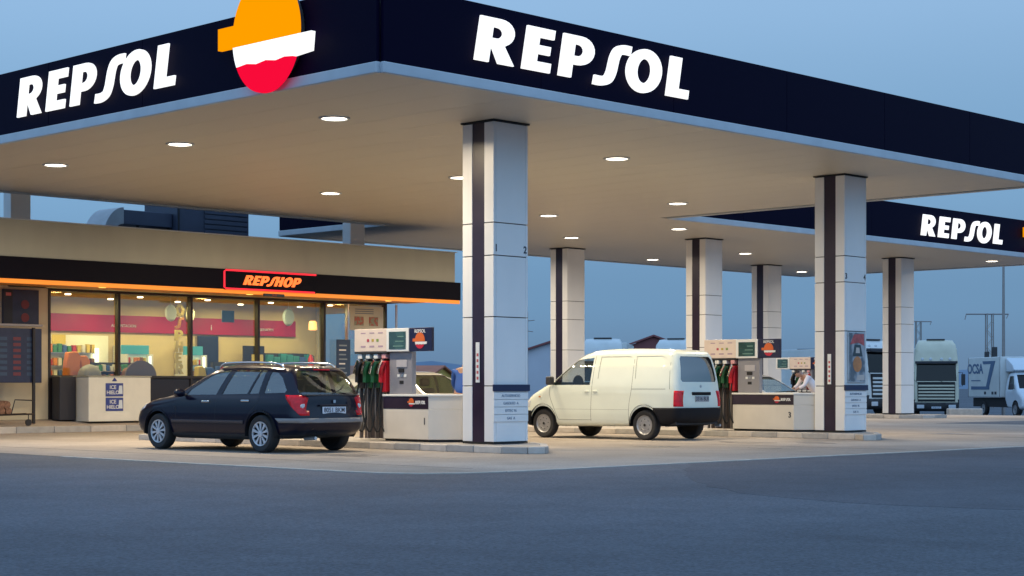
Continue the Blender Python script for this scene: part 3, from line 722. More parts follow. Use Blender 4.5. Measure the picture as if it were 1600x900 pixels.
def arch(root, cx, R, w0, w1):
    for s in (1, -1):
        b = MB(); n = 16; ra = R
        pin = circ(cx, R-.02, ra, n, -12, 204)
        y0, y1 = s*w0, s*w1
        vs0 = [b.b.verts.new((p[0], y0, p[1])) for p in pin]; vs1 = [b.b.verts.new((p[0], y1, p[1])) for p in pin]
        for i in range(n-1): b.b.faces.new([vs0[i], vs0[i+1], vs1[i+1], vs1[i]])
        b.b.faces.new(vs0); b.obj('wheel_arch', M_black, root)
def seam(root, pts, yf, w=.008, name='door_gap'):
    """thin dark gap line lying on the flank; yf(x,z) gives the half width"""
    for s in (1, -1):
        b = MB(); q = cat(pts, 4)
        for a, c in zip(q, q[1:]):
            d = Vector((c[0]-a[0], c[1]-a[1])).normalized()*w/2; nx_, nz_ = -d.y, d.x
            ya, yc = s*(yf(*a)+.0015), s*(yf(*c)+.0015)
            b.face([(a[0]+nx_, ya, a[1]+nz_), (c[0]+nx_, yc, c[1]+nz_), (c[0]-nx_, yc, c[1]-nz_), (a[0]-nx_, ya, a[1]-nz_)])
        b.obj(name, M_black, root)
def plate(root, x, z, txt, rearface=True, w=.52, h=.115, m=None):
    s = -1 if rearface else 1
    box('number_plate', m or M_plate, root, x-.008, x+.008, -w/2, w/2, z-h/2, z+h/2, .004)
    flat_text(txt, 'plate_number', M_txt, root, (x+s*.0105, 0, z), (PI/2, 0, -PI/2 if rearface else PI/2), h*.95, .01, .001)
def raycaster(bm):
    from mathutils.bvhtree import BVHTree
    tr = BVHTree.FromBMesh(bm)
    def yf(x, z):
        h = tr.ray_cast(Vector((x, 3, z)), Vector((0, -1, 0)))
        return h[0].y if h[0] else 0
    def xf(y, z, s=-1):
        h = tr.ray_cast(Vector((4*s, y, z)), Vector((-s, 0, 0)))
        return h[0].x if h[0] else 0
    return yf, xf
def seats(root, rows, w=.36, z=.45, h=.62):
    for x in rows:
        for y in (.37, -.37):
            b = MB(); b.box(x-.05, x+.45, y-.24, y+.24, z-.15, z+.02); b.box(x-.16, x-.02, y-.24, y+.24, z, z+h); b.box(x-.15, x-.05, y-.12, y+.12, z+h+.03, z+h+.2)
            b.obj('seat', M_seat, root, bev=.04)

# ------------------------------------------------------------------ estate car
def estate(label, paint, loc, rz):
    t = thing('estate_car', label, 'car', loc, rz)
    prof = [(-1.98, .26), (-2.19, .34), (-2.26, .48), (-2.25, .62), (-2.21, .72), (-2.19, .95), (-2.13, 1.06), (-1.91, 1.38), (-1.82, 1.425), (-1.25, 1.458), (-.6, 1.475), (-.10, 1.455), (.18, 1.385), (.62, 1.17), (1.00, .985), (1.2, .945), (1.75, .86), (2.02, .75), (2.14, .60), (2.16, .42), (2.10, .30), (1.95, .22), (1.4, .20), (-1.2, .20)]
    wp = [(.15, .80), (.25, .845), (.40, .875), (.60, .89), (.80, .885), (.90, .865), (.96, .825), (1.10, .775), (1.30, .69), (1.45, .60), (1.6, .5)]
    bm = shell(prof, wp, .17, (-1.55, 1.45, .66), .06, 90, 84, 22, wx=([-2.36, -2.11, -1.78, -1.3, 1.5, 2.3], [.78, .87, .945, 1, 1, .93]))
    yf, xf = raycaster(bm)
    sd = lambda c: abs(c.y) > .35 and -2.15 < c.x < 1.3
    cut(bm, [(.62, .955), (.54, 1.05), (.10, 1.285), (-.16, 1.355), (-.36, 1.372), (-.17, .96)], 'side', 1, sd)
    cut(bm, [(-.33, .965), (-.50, 1.375), (-1.14, 1.370), (-.98, .975)], 'side', 2, sd)
    cut(bm, [(-1.03, .975), (-1.19, 1.368), (-1.30, 1.362), (-1.27, .98)], 'side', 3, sd)
    cut(bm, [(-1.40, .985), (-1.42, 1.355), (-1.56, 1.335), (-1.72, 1.24), (-1.88, 1.04), (-1.86, .995)], 'side', 4, sd)
    cut(bm, [(-.66, 1.00), (-.60, .965), (.60, .965), (.66, 1.00), (.55, 1.30), (.50, 1.355), (-.50, 1.355), (-.55, 1.30)], 'rear', 5, lambda c: c.x < -1.77)
    cut(bm, [(-.70, 1.00), (.70, 1.00), (.56, 1.40), (-.56, 1.40)], 'rear', 6, lambda c: -.1 < c.x < 1.2 and c.z > .97)
    lamp = lambda c: abs(c.y) > .55 and c.x < -1.75
    cut(bm, [(-1.88, .955), (-2.5, .945), (-2.5, .62), (-2.16, .62), (-2.05, .75)], 'side', 7, lamp)
    cut(bm, [(1.78, .72), (1.80, .84), (2.5, .80), (2.5, .62), (2.05, .62)], 'side', 8, lambda c: abs(c.y) > .45 and c.x > 1.65)
    cut(bm, [(-2.6, .50), (-2.6, .575), (-1.72, .575), (-1.80, .50)], 'side', 9, lambda c: c.x < -1.65)
    cut(bm, [(-.95, .47), (-.95, .53), (.98, .53), (.98, .47)], 'side', 10, lambda c: abs(c.y) > .5)
    for ax in (1.37, -1.375): cut(bm, circ(ax, .31, .365, 26), 'side', -1, lambda c: abs(c.y) > .45 and c.z < .75)
    cut(bm, [(-3, 0), (-3, .30), (3, .30), (3, 0)], 'side', 11, lambda c: c.z < .34)
    nm = {1: ('window', M_cglass, -.006), 2: ('window', M_cglass, -.006), 3: ('window', M_cglass, -.006), 4: ('window', M_cglass, -.006), 5: ('rear_window', glass('rear_glass', (.80, .82, .62), .10), -.006), 6: ('windscreen', glass('screen_glass', (.6, .68, .66), .04), -.006),
          7: ('tail_lamp', M_taillight, .006), 8: ('headlamp', M_lens, .004), 9: ('bumper_strip', mat('grey_bumper_strip', (.22, .21, .21), .5), .012), 10: ('side_moulding', mat('side_moulding_grey', (.045, .045, .06), .4), .012), 11: ('sill', M_plastic, 0)}
    seam(t, [(.80, .93), (.86, .7), (.84, .45), (.82, .34)], yf); seam(t, [(-.24, .94), (-.22, .7), (-.20, .33)], yf); seam(t, [(-1.32, .96), (-1.30, .82), (-1.08, .62), (-.98, .34)], yf)
    for s in (1, -1):
        for x, z in ((.04, .845), (-1.0, .86)):
            y = yf(x, z); MB().box(x-.10, x+.10, s*(y+.012)-.012, s*(y+.012)+.012, z-.016, z+.016).obj('door_handle', M_chrome, t, bev=.008)
        y = yf(-.3, .62)
        # rails
        yr = .585; MB().tube(cat([(.0, s*yr, 1.43), (-.06, s*yr, 1.47), (-.2, s*yr, 1.497), (-.8, s*yr, 1.505), (-1.40, s*yr, 1.485), (-1.57, s*(yr-.005), 1.455), (-1.63, s*(yr-.01), 1.41)], 4), .019, 10).obj('roof_rail', M_chrome, t, smooth=True)
        m = MB().lathe([(0, .09), (.06, .075), (.085, .03), (.08, -.03), (.03, -.055), (0, -.06)], 16, 'x', (0, 0, 0)).obj('mirror', paint, t, smooth=True); m.location = (.64, s*.97, .985); m.scale = (1, 1.25, .85)
        MB().tube([(.64, s*.82, .95), (.64, s*.92, .965)], .025, 8).obj('mirror_arm', M_plastic, t)
        b = inst('reversing_lens', MB().lathe([(0, .022), (.05, .018), (.055, .0)], 16, 'x').mesh('reversing_lens', M_lens, smooth=True), t, (xf(.61, .775)+.012, s*.61, .775), (0, PI, 0)); b.scale = (1, 1.2, .75)
    shell_parts(bm, t, nm, paint)
    xr = xf(0, .74)
    plate(t, xr-.012, .705, '8051 BKM'); bz = MB().box(xr-.03, xr+.02, -.33, .33, .775, .80).obj('plate_light_bar', paint, t, bev=.01)
    MB().tube([(xr-.012, .0, .85), (xr-.022, 0, .85)], .035, 4).obj('badge', M_chrome, t)
    # wiper and third brake light
    xw = xf(0, 1.0); MB().tube([(xw-.02, .0, .985), (xw-.01, -.2, 1.05), (xf(-.36, 1.13)-.015, -.36, 1.13)], .009, 6).obj('wiper', M_black, t)
    xs_ = xf(0, 1.375); MB().box(xs_-.03, xs_+.02, -.17, .17, 1.365, 1.385).obj('brake_light', M_taillight, t, bev=.004)
    MB().box(xw-.025, xw+.05, -.62, .62, .945, .962).obj('tailgate_lip', M_plastic, t, bev=.006)
    for ax in (1.37, -1.375): arch(t, ax, .365, .50, .90)
    wheels(t, .315, .205, (1.37, -1.375), 1.56)
    seats(t, (-.25, -1.15), z=.38, h=.55); MB().box(-1.8, 1.7, -.75, .75, .24, .36).obj('floor', M_black, t); MB().box(.5, .95, -.66, .66, .60, .90).obj('dashboard', M_black, t, bev=.04)
    MB().tube([(-2.0, .45, .24), (-2.27, .45, .25)], .03, 8).obj('exhaust_pipe', M_steel, t)
    return t
estate('dark blue estate car with roof rails and silver hubcaps, parked beside the first pump', M_carpaint, (18.45, 24.50, .004), PI/2+.05)

# ------------------------------------------------------------------ panel van
def panel_van(label, loc, rz):
    t = thing('panel_van', label, 'van', loc, rz); P = M_vanpaint
    prof = [(-2.04, .34), (-2.22, .42), (-2.24, .72), (-2.21, 1.0), (-2.15, 1.45), (-2.06, 1.76), (-1.95, 1.845), (-1.2, 1.88), (-.4, 1.88), (.05, 1.85), (.38, 1.76), (.75, 1.51), (1.18, 1.20), (1.42, 1.09), (1.80, .92), (1.99, .74), (2.05, .50), (2.02, .34), (1.85, .25), (.8, .25), (-1.6, .28)]
    wp = [(.2, .79), (.34, .83), (.55, .845), (.95, .84), (1.10, .83), (1.2, .815), (1.5, .765), (1.75, .70), (1.9, .64)]
    bm = shell(prof, wp, .13, (-1.55, 1.25, .80), .05, 90, 88, 22, wx=([-2.4, -2.2, -1.8, -1.3, 1.4, 2.1], [.86, .92, .97, 1, 1, .93]))
    yf, xf = raycaster(bm); sd = lambda c: abs(c.y) > .35
    cut(bm, [(1.10, 1.13), (1.03, 1.24), (.52, 1.62), (.42, 1.665), (.02, 1.70), (.06, 1.13)], 'side', 1, lambda c: abs(c.y) > .35 and c.x < 1.4)
    cut(bm, [(-.60, 1.24), (-.56, 1.19), (.56, 1.19), (.60, 1.24), (.53, 1.66), (.48, 1.71), (-.48, 1.71), (-.53, 1.66)], 'rear', 5, lambda c: c.x < -2.0)
    cut(bm, [(-.66, 1.19), (.66, 1.19), (.55, 1.70), (-.55, 1.70)], 'rear', 6, lambda c: .3 < c.x < 1.4 and c.z > 1.12)
    cut(bm, [(-2.5, 1.01), (-2.09, 1.01), (-2.09, .69), (-2.5, .69)], 'side', 7, lambda c: abs(c.y) > .585 and c.x < -2)
    cut(bm, [(1.75, .66), (1.72, .82), (2.3, .86), (2.3, .66)], 'side', 8, lambda c: abs(c.y) > .40 and c.x > 1.6)
    for ax in (1.35, -1.385): cut(bm, circ(ax, .31, .375, 26), 'side', -1, lambda c: abs(c.y) > .45 and c.z < .75)
    cut(bm, [(-2.6, .2), (-2.6, .60), (-2.24, .60), (-2.24, .665), (-1.62, .665), (-1.62, .2)], 'side', 9, lambda c: c.x < -1.6)
    cut(bm, [(1.70, .1), (1.70, .58), (2.4, .58), (2.4, .1)], 'side', 10, lambda c: c.x > 1.6)
    cut(bm, [(-3, 0), (-3, .32), (3, .32), (3, 0)], 'side', 11, lambda c: c.z < .36)
    cut(bm, [(-.14, 1.26), (-.17, 1.72), (-.95, 1.72), (-1.0, 1.68), (-1.0, 1.26)], 'side', 12, lambda c: abs(c.y) > .5)
    cut(bm, [(-1.13, 1.26), (-1.11, 1.72), (-1.75, 1.72), (-1.86, 1.66), (-1.92, 1.30), (-1.88, 1.26)], 'side', 13, lambda c: abs(c.y) > .5)
    M_bump = mat('charcoal_bumper_plastic', (.009, .009, .012), .65, spec=.2)
    nm = {1: ('window', glass('van_side_glass', (.88, .9, .86), .0), -.008), 5: ('rear_window', glass('van_rear_glass', (.16, .22, .26), .22), -.008), 6: ('windscreen', glass('van_screen_glass', (.75, .8, .78), .04), -.006), 7: ('tail_lamp', M_taillight, .008), 8: ('headlamp', M_lens, .004),
          9: ('rear_bumper', M_bump, .02), 10: ('front_bumper', M_bump, .02), 11: ('sill', P, -.004), 12: ('side_pressing', P, -.009), 13: ('side_pressing', P, -.009)}
    for pts in ([(-.03, 1.74), (.0, 1.1), (.02, .6), (.02, .38)], [(1.16, 1.10), (1.16, .9), (1.02, .60), (.92, .40)], [(-1.06, 1.78), (-1.06, 1.1), (-1.00, .75), (-.98, .40)], [(-1.06, 1.045), (-1.4, 1.045), (-1.9, 1.045)], [(-1.96, 1.74), (-1.98, 1.3), (-2.0, 1.04)]): seam(t, pts, yf, .007)
    seam(t, [(1.1, .62), (.0, .62), (-.98, .62)], yf, .003, 'crease'); seam(t, [(.02, .40), (.9, .40)], yf, .006)  # shade of the body crease drawn as a thin black strip
    for s in (1, -1):
        for x, z in ((.13, 1.0), (-.10, 1.0)):
            y = yf(x, z); MB().box(x-.06, x+.06, s*(y+.008)-.01, s*(y+.008)+.01, z-.022, z+.022).obj('door_handle', P, t, bev=.008)
        MB().box(1.02, 1.14, s*.84-.0+(0 if s > 0 else -.17), s*.84+(.17 if s > 0 else 0), 1.13, 1.31).obj('mirror', M_plastic, t, bev=.03)
        box('side_indicator', mat('amber_lens', (.5, .18, .02), .3), t, 1.42, 1.47, s*yf(1.44, .88)-.012, s*yf(1.44, .88)+.012, .865, .895)
    shell_parts(bm, t, nm, P)
    xr = xf(0, .95); box('plate_recess', M_bump, t, xr-.02, xr+.06, -.31, .31, .92, .985, .01)
    plate(t, xr-.02, .845, '3316 BLR', w=.46, h=.12, m=mat('dull_plate', (.35, .37, .40), .5))
    MB().tube([(xr+.03, 0, 1.1), (xr+.01, 0, 1.1)], .03, 8).obj('badge', M_steel, t)
    for ax in (1.35, -1.385): arch(t, ax, .375, .48, .86)
    wheels(t, .31, .19, (1.35, -1.385), 1.48, 'steel')
    seats(t, (.22,), z=.66, h=.5); MB().box(-2.1, 1.8, -.72, .72, .32, .42).obj('floor', M_black, t); MB().box(.92, 1.3, -.68, .68, .75, 1.10).obj('dashboard', M_black, t, bev=.04)
    box('bulkhead', mat('grey_bulkhead', (.14, .14, .14), .7), t, -.05, -.03, -.66, .66, .4, 1.70)
    MB().lathe([(.17, -.012), (.185, 0), (.17, .012)], 20, 'x').obj('steering_wheel', M_black, t).location = (.76, .37, 1.16)
    MB().tube([(-2.2, -.5, .3), (-2.33, -.5, .3)], .028, 8).obj('exhaust_pipe', M_steel, t)
    return t
panel_van('small white panel van with charcoal bumpers, parked beside the second pump', (28.03, 24.30, .004), PI/2+.036)

# ------------------------------------------------------------------ hatchbacks behind the pumps
def hatch(label, paint, loc, rz):
    t = thing('hatchback_car', label, 'car', loc, rz)
    prof = [(-1.85, .26), (-2.02, .40), (-2.03, .70), (-1.98, .88), (-1.75, 1.05), (-1.42, 1.33), (-1.25, 1.375), (-.5, 1.41), (.1, 1.40), (.42, 1.33), (1.12, .93), (1.7, .80), (1.98, .66), (2.05, .45), (1.95, .25), (0, .2)]
    wp = [(.2, .78), (.4, .83), (.7, .84), (.88, .82), (.93, .78), (1.1, .73), (1.35, .60), (1.5, .5)]
    bm = shell(prof, wp, .13, (-1.3, 1.3, .62), .05, 50, 60, 12)
    sd = lambda c: abs(c.y) > .35
    cut(bm, [(.90, .94), (.38, 1.27), (.02, 1.32), (-.02, .94)], 'side', 1, sd); cut(bm, [(-.10, .94), (-.06, 1.32), (-.7, 1.30), (-1.1, .96)], 'side', 2, sd)
    cut(bm, [(-.58, .97), (.58, .97), (.47, 1.30), (-.47, 1.30)], 'rear', 5, lambda c: c.x < -1.35); cut(bm, [(-.64, .96), (.64, .96), (.5, 1.33), (-.5, 1.33)], 'rear', 6, lambda c: .3 < c.x < 1.25 and c.z > .94)
    cut(bm, [(-1.75, .90), (-2.2, .90), (-2.2, .66), (-1.8, .66)], 'side', 7, lambda c: abs(c.y) > .58 and c.x < -1.6)
    for ax in (1.2, -1.25): cut(bm, circ(ax, .30, .35, 18), 'side', -1, lambda c: abs(c.y) > .45 and c.z < .75)
    g = glass('hatch_glass', (.6, .66, .6), .08)
    shell_parts(bm, t, {1: ('window', g, -.006), 2: ('window', g, -.006), 5: ('rear_window', g, -.006), 6: ('windscreen', g, -.006), 7: ('tail_lamp', M_taillight, .004)}, paint)
    for ax in (1.2, -1.25): arch(t, ax, .35, .48, .82)
    wheels(t, .30, .18, (1.2, -1.25), 1.44); seats(t, (.05, -.8)); MB().box(-1.6, 1.6, -.7, .7, .24, .34).obj('floor', M_black, t)
    MB().tube([(-.9, 0, 1.39), (-1.15, 0, 1.62)], .006, 6).obj('aerial', M_black, t)
    return t
hs = hatch('pale silver hatchback seen between the first pump and the nearest column', M_silver, (23.85, 26.15, .004), -PI/2)
h2 = hatch('grey hatchback seen over the low cabinet of the second pump', M_greycar, (34.2, 25.5, .004), -PI/2)

# ------------------------------------------------------------------ shop
YS = 38.2; YA = 36.0; ZA = 3.52; ZF = .29
shop = thing('shop_building', 'long low filling station shop with lit windows behind the dark car', 'building', (28, 42, 0))
def sb(name, m, x0, x1, y0, y1, z0, z1, bev=0, par=None): return box(name, m, par or shop, x0-28, x1-28, y0-42, y1-42, z0, z1, bev)
sb('parapet', M_beige, 10.05, 34.5, YA+.03, YA+.15, 4.08, 4.93, .01)
sb('parapet_cap', M_trim, 10, 34.56, YA-.0, YA+.2, 4.93, 4.955, .005)
sb('parapet', M_beige, 34.44, 34.56, YA+.16, 47, 4.08, 4.93)
sb('fascia_band', mat('black_band_paint', (.006, .005, .010), .55, spec=.08), 10, 34.7, YA, YA+.09, ZA+.055, 4.08, .01)
sb('fascia_band', MATS['black_band_paint'], 34.6, 34.7, YA+.1, 45, ZA+.055, 4.08)
sb('awning_light', M_orange, 10, 34.68, YA+.02, YA+.09, ZA-.05, ZA+.053, .01)
sb('awning_soffit', mat('orange_soffit_paint', (.75, .30, .07), .5, var=.1, vscale=1.2), 10, 34.6, YA+.1, YS+.0, ZA+.03, ZA+.06)
sb('roof', M_plastic, 10, 34.4, YA+.2, 47, 4.3, 4.45)
# the rear gutter line seen through the gap
sb('wall', M_cream, 10, 21.6, YS, YS+.2, ZF, ZA+.03); sb('wall', M_cream, 21.6, 22.72, YS, YS+.2, ZF, 3.52)
sb('wall', M_cream, 10, 34, 45.3, 45.5, ZF, 4.0)
sb('wall', M_cream, 33.86, 34.0, 41.4, 45.3, ZF, 4.0); sb('wall', M_cream, 33.86, 34.0, YS+.2, 41.4, ZF, 1.2); sb('wall', M_cream, 33.86, 34.0, YS+.2, 41.4, 3.3, 4.0)
sb('window', M_glass, 33.92, 33.94, YS+.25, 41.4, 1.2, 3.3)
sb('ceiling', mat('pale_ceiling_tile', (.66, .60, .44), .7), 22.8, 33.8, YS+.25, 45.25, 3.66, 3.70)
sb('floor', mat('shop_floor_tile', (.35, .30, .22), .4), 22.8, 33.8, YS+.25, 45.25, ZF, ZF+.01)
sb('interior_wall', mat('warm_interior_wall', (.62, .49, .26), .6, var=.06, vscale=1.5), 22.75, 33.85, 41.5, 41.6, ZF, 3.65)
sb('interior_wall', MATS['warm_interior_wall'], 22.72, 22.8, YS+.25, 41.5, ZF, 3.65)
sb('red_band', M_red, 22.85, 33.0, 41.42, 41.49, 2.60, 3.07)
for x, w_ in ((26.95, 'ALIMENTACION'), (31.9, 'SERVICIOS')): flat_text(w_, 'band_lettering', M_txtw, shop, (x-28, 41.41-42, 2.78), ROT_Y, .11, 0, .002)
flat_text('i', 'band_lettering', M_txtw, shop, (29.9-28, 41.41-42, 2.80), ROT_Y, .22, .02, .002)
mull = [22.72, 24.72, 26.94, 29.15, 31.47]
sills = [1.36, 1.36, 1.36, 1.36]
for i, (a, b) in enumerate(zip(mull, mull[1:])):
    sb('window', M_glass, a+.04, b-.04, YS+.08, YS+.09, 1.38, 3.50)
    sb('base_panel', mat('black_base_panel', (.014, .012, .018), .3), a+.02, b-.02, YS+.02, YS+.10, ZF, 1.30, .005)
    sb('window_sill', M_frame, a, b, YS-.03, YS+.12, 1.31, 1.38, .006)
for x in mull+[33.78]: sb('mullion', M_frame, x-.035, x+.035, YS-.02, YS+.14, ZF, 3.53, .006)
sb('window_head', M_frame, 22.7, 33.8, YS, YS+.12, 3.47, 3.535)
dr = sb('glass_door', M_glass, 31.51, 32.32, YS+.08, YS+.09, ZF+.06, 3.46)
sb('mullion', M_steel, 32.33, 32.38, YS, YS+.12, ZF, 3.47)
sb('window', M_glass, 32.40, 33.74, YS+.08, YS+.09, ZF+.05, 3.46)
# drainpipe
tag(MB().tube([(34.1, YS-.1, .25), (34.1, YS-.1, 3.5)], .035, 8).obj('drainpipe', M_steel), 'thin vertical pipe at the right end of the shop windows', 'pipe')
# neon sign
t = thing('neon_sign', 'red neon frame with orange REPSHOP letters on the black shop band', 'sign', (28, YA-.02, 0))
X0 = 26.38-28; X1 = 29.35-28
MB().tube([(X1, 0, 4.055), (X0+.05, 0, 4.055), (X0, 0, 4.02), (X0, 0, 3.62), (X0+.05, 0, 3.585), (X1-.05, 0, 3.585)], .024, 8).obj('neon_tube', M_neon_red, t, smooth=True)
box('sign_back', MATS['black_band_paint'], t, X0, X1, .0, .015, 3.56, 4.07)
x = 0; w = sum(GL[c][0]+.09 for c in 'REPSHOP')
for ch in 'REPSHOP':
    if ch == 'S': x -= .1
    inst('letter', outline_mesh('letter', [[((p[0]+x+.35*p[1])*1.86/w, p[1]*.245) for p in lp] for lp in GL[ch][1]], M_neon_orange, .03), t, (26.95-28, -.02, 3.70), ROT_Y); x += GL[ch][0]+.09
t = tag(MB().box(27.60-28, 28.25-28, 0, .06, 3.425, 3.50).obj('small_sign', MATS['dark_print'], None), 'small dark 24 h sign hanging under the red neon', 'sign'); t.location = (28, YA-.08, 0)
flat_text('24 H', 'lettering', mat('dim_red', (.35, .04, .03), .5), t, (27.92-28, -.005, 3.46), ROT_Y, .08, .01, .001)
# shop lights
sl = bpy.data.lights.new('shop_light', 'AREA'); sl.shape = 'DISK'; sl.size = .16; sl.energy = SHOP_W; sl.color = SHOP_C
spot = MB().lathe([(0, 0), (.075, 0), (.08, .03)], 14).mesh('bulb', mat('spot_bulb', (1, 1, 1), .4, emit=7, ecol=(1, .8, .5)))
for i in range(5):
    for j, y in enumerate((38.95, 40.35)):  # front row is added to light the hanging ornaments from the window side
        X = 23.7+i*2.15
        t = thing('ceiling_spotlight', '%s spot of the %s row in the shop ceiling' % (['leftmost', 'second', 'middle', 'fourth', 'rightmost'][i], ['front', 'back'][j]), 'ceiling light', (X, y, 3.43), 0, 'spots in the shop ceiling')
        inst('bulb', spot, t); MB().tube([(0, 0, .03), (0, 0, .23)], .012, 6).obj('stem', M_steel, t); l = bpy.data.objects.new('shop_light', sl); link(l, t); l.location = (0, 0, -.04)
# awning downlights (warm strip) near the door
al = bpy.data.lights.new('awning_light', 'AREA'); al.shape = 'RECTANGLE'; al.size = .25; al.size_y = .25; al.energy = 9; al.color = (1, .55, .15)
aw = MB().lathe([(0, 0), (.09, 0), (.10, .02)], 14).mesh('bulb', mat('amber_bulb', (1, .8, .3), .4, emit=3, ecol=(1, .5, .1)))
for x in (23.6, 28.1, 33.0):
    t = thing('awning_lamp', ['small amber lamp under the awning above the first window', 'small amber lamp under the awning above the neon sign', 'small amber lamp under the right end of the awning'][round((x-24)/4.5)], 'lamp', (x, 37.2, ZA+.015), 0, 'amber lamps under the awning')
    inst('bulb', aw, t); l = bpy.data.objects.new('lamp_light', al); link(l, t); l.location = (0, 0, -.03)
al2 = al.copy(); al2.energy = 5
# ---- shop contents
def item(name, label, cat, m, x0, x1, y0, y1, z0, z1, bev=.01, group=None):
    cx, cy = (x0+x1)/2, (y0+y1)/2
    o = MB().box(x0-cx, x1-cx, y0-cy, y1-cy, 0, z1-z0).obj(name, m, None, bev); o.location = (cx, cy, z0); return tag(o, label, cat, group)
def goods(parent, x0, x1, z0, z1, nx, nz, y, mats, w=.8):
    dx, dz = (x1-x0)/nx, (z1-z0)/nz
    for i in range(nx):
        for j in range(nz):
            h = dz*random.uniform(.55, .85)
            MB().box(x0+i*dx+.01, x0+i*dx+dx*w, y, y+.12, z0+j*dz, z0+j*dz+h).obj('product', random.choice(mats), parent, bev=.01)
PRD = [mat('product_'+n, c, .5) for n, c in (('orange', (.7, .22, .04)), ('yellow', (.65, .48, .08)), ('white', (.7, .68, .6)), ('red', (.5, .03, .03)), ('green', (.06, .25, .1)), ('blue', (.05, .12, .35)), ('brown', (.2, .09, .04)))]
def fridge(label, x, y, w, m_in):
    t = thing('fridge', label, 'fridge', (x, y, ZF))
    box('cabinet', M_white, t, 0, w, .3, .7, 0, 1.95, .01); box('header', mat('teal_header', (.05, .25, .28), .4, emit=.3, ecol=(.1, .5, .5)), t, 0, w, .2, .31, 1.7, 1.95, .01)
    box('side_panel', M_white, t, 0, .05, .0, .3, 0, 1.7); box('side_panel', M_white, t, w-.05, w, .0, .3, 0, 1.7)
    box('light_strip', mat('fridge_light', (1, 1, 1), .4, emit=1.6, ecol=(.9, 1, .85)), t, w-.11, w-.055, .02, .06, .5, 1.65)
    box('back_panel', mat('fridge_back', (.5, .6, .55), .5, emit=.22, ecol=(.6, .9, .7)), t, .05, w-.05, .27, .295, .3, 1.7)
    for z in (.5, .8, 1.1, 1.4): box('shelf', M_steel, t, .05, w-.12, .05, .27, z, z+.02)
    for z in (.52, .82, 1.12, 1.42): goods(t, .08, w-.15, z, z+.24, 6, 1, .08, PRD)
    return t
fridge('lit drinks fridge with green shelves behind the second shop window', 26.62, 40.75, .85, None)
fridge('bright white lit fridge behind the third shop window', 28.62, 40.7, .62, None)
item('inner_door', 'dark blue door in the back wall of the shop', 'door', M_bluedark, 29.45, 30.15, 41.40, 41.48, ZF, 2.56)
item('wall_poster', 'blue square poster hanging in the third shop window', 'poster', mat('mid_blue_print', (.06, .16, .28), .5), 28.15, 28.56, 38.5, 38.52, 2.84, 3.16, .002)
# counter with goods in the first window
t = thing('counter_shelf', 'bright back shelf full of small goods behind the first window', 'shelf', (24.35, 40.95, ZF))
box('backboard', mat('lit_backboard', (.8, .78, .6), .5, emit=.12), t, 0, 2.0, .3, .34, .6, 2.2); box('light_strip', MATS['fridge_light'], t, 1.52, 1.64, .2, .28, 1.3, 1.85)
for z in (1.0, 1.35, 1.7): box('shelf', M_steel, t, 0, 1.45, 0, .3, z, z+.02); goods(t, .02, 1.45, z+.02, z+.3, 10, 1, .05, PRD)
box('price_sign', mat('yellow_price_sign', (.7, .5, .06), .5, emit=.15), t, .25, .65, .25, .29, 1.95, 2.2)
t = thing('sales_counter', 'dark counter along the shop window with boxes and bags on it', 'counter', (23.0, 39.0, ZF))
box('counter_front', M_plastic, t, 0, 7.6, 0, .5, 0, 1.02, .01); box('counter_top', M_frame, t, -.02, 7.62, -.03, .53, 1.02, 1.06, .006)
for k, (x, w, h, c) in enumerate([(23.0, .35, .5, 3), (23.75, .5, .65, 0), (24.1, .4, .55, 0), (25.5, .3, .25, 6), (25.75, .3, .35, 0), (26.0, .28, .3, 6), (27.8, .3, .3, 1), (28.1, .35, .28, 5), (29.9, .25, .3, 2), (31.0, .3, .3, 1)]):
    b = MB(); lean = random.uniform(-.1, .1)
    b.prism([(0, 0), (w, 0), (w*.92+lean, h*.8), (w*.7+lean, h), (w*.2+lean, h*.97), (w*.04, h*.6)], 'y', 0, .22)
    o = b.obj('snack_bag', PRD[c], None, bev=.03); o.location = (x, 39.1, ZF+1.06)
    tag(o, ['red packet at the left end of the counter, first window', 'largest orange packet on the counter, first window', 'second orange packet from the left, first window', 'brown packet left of the first window bar', 'small orange packet beside the first window bar', 'brown packet beside the arched sign', 'yellow packet left of the second window bar', 'blue packet beside the second window bar', 'pale packet on the counter, third window', 'small yellow packet at the right end of the counter'][k], 'packet', 'packets on the shop counter')
o = MB().prism(arc(0, 0, .48, .42, 0, 180, 16), 'y', 0, .05).obj('arched_sign', mat('grey_brown_board', (.16, .12, .12), .6), None, bev=.01); o.location = (25.62, 38.55, 1.36)
tag(o, 'grey brown half-round sign in the second window above the white ice box', 'sign')
o = MB().lathe([(.30, 0), (.29, .08), (.22, .2), (.1, .27), (0, .29)], 20).obj('domed_cover', mat('grey_cover', (.25, .24, .22), .6), None, smooth=True); o.location = (24.2, 38.75, 1.38)
tag(o, 'grey domed cover on the counter in the first window', 'cover')
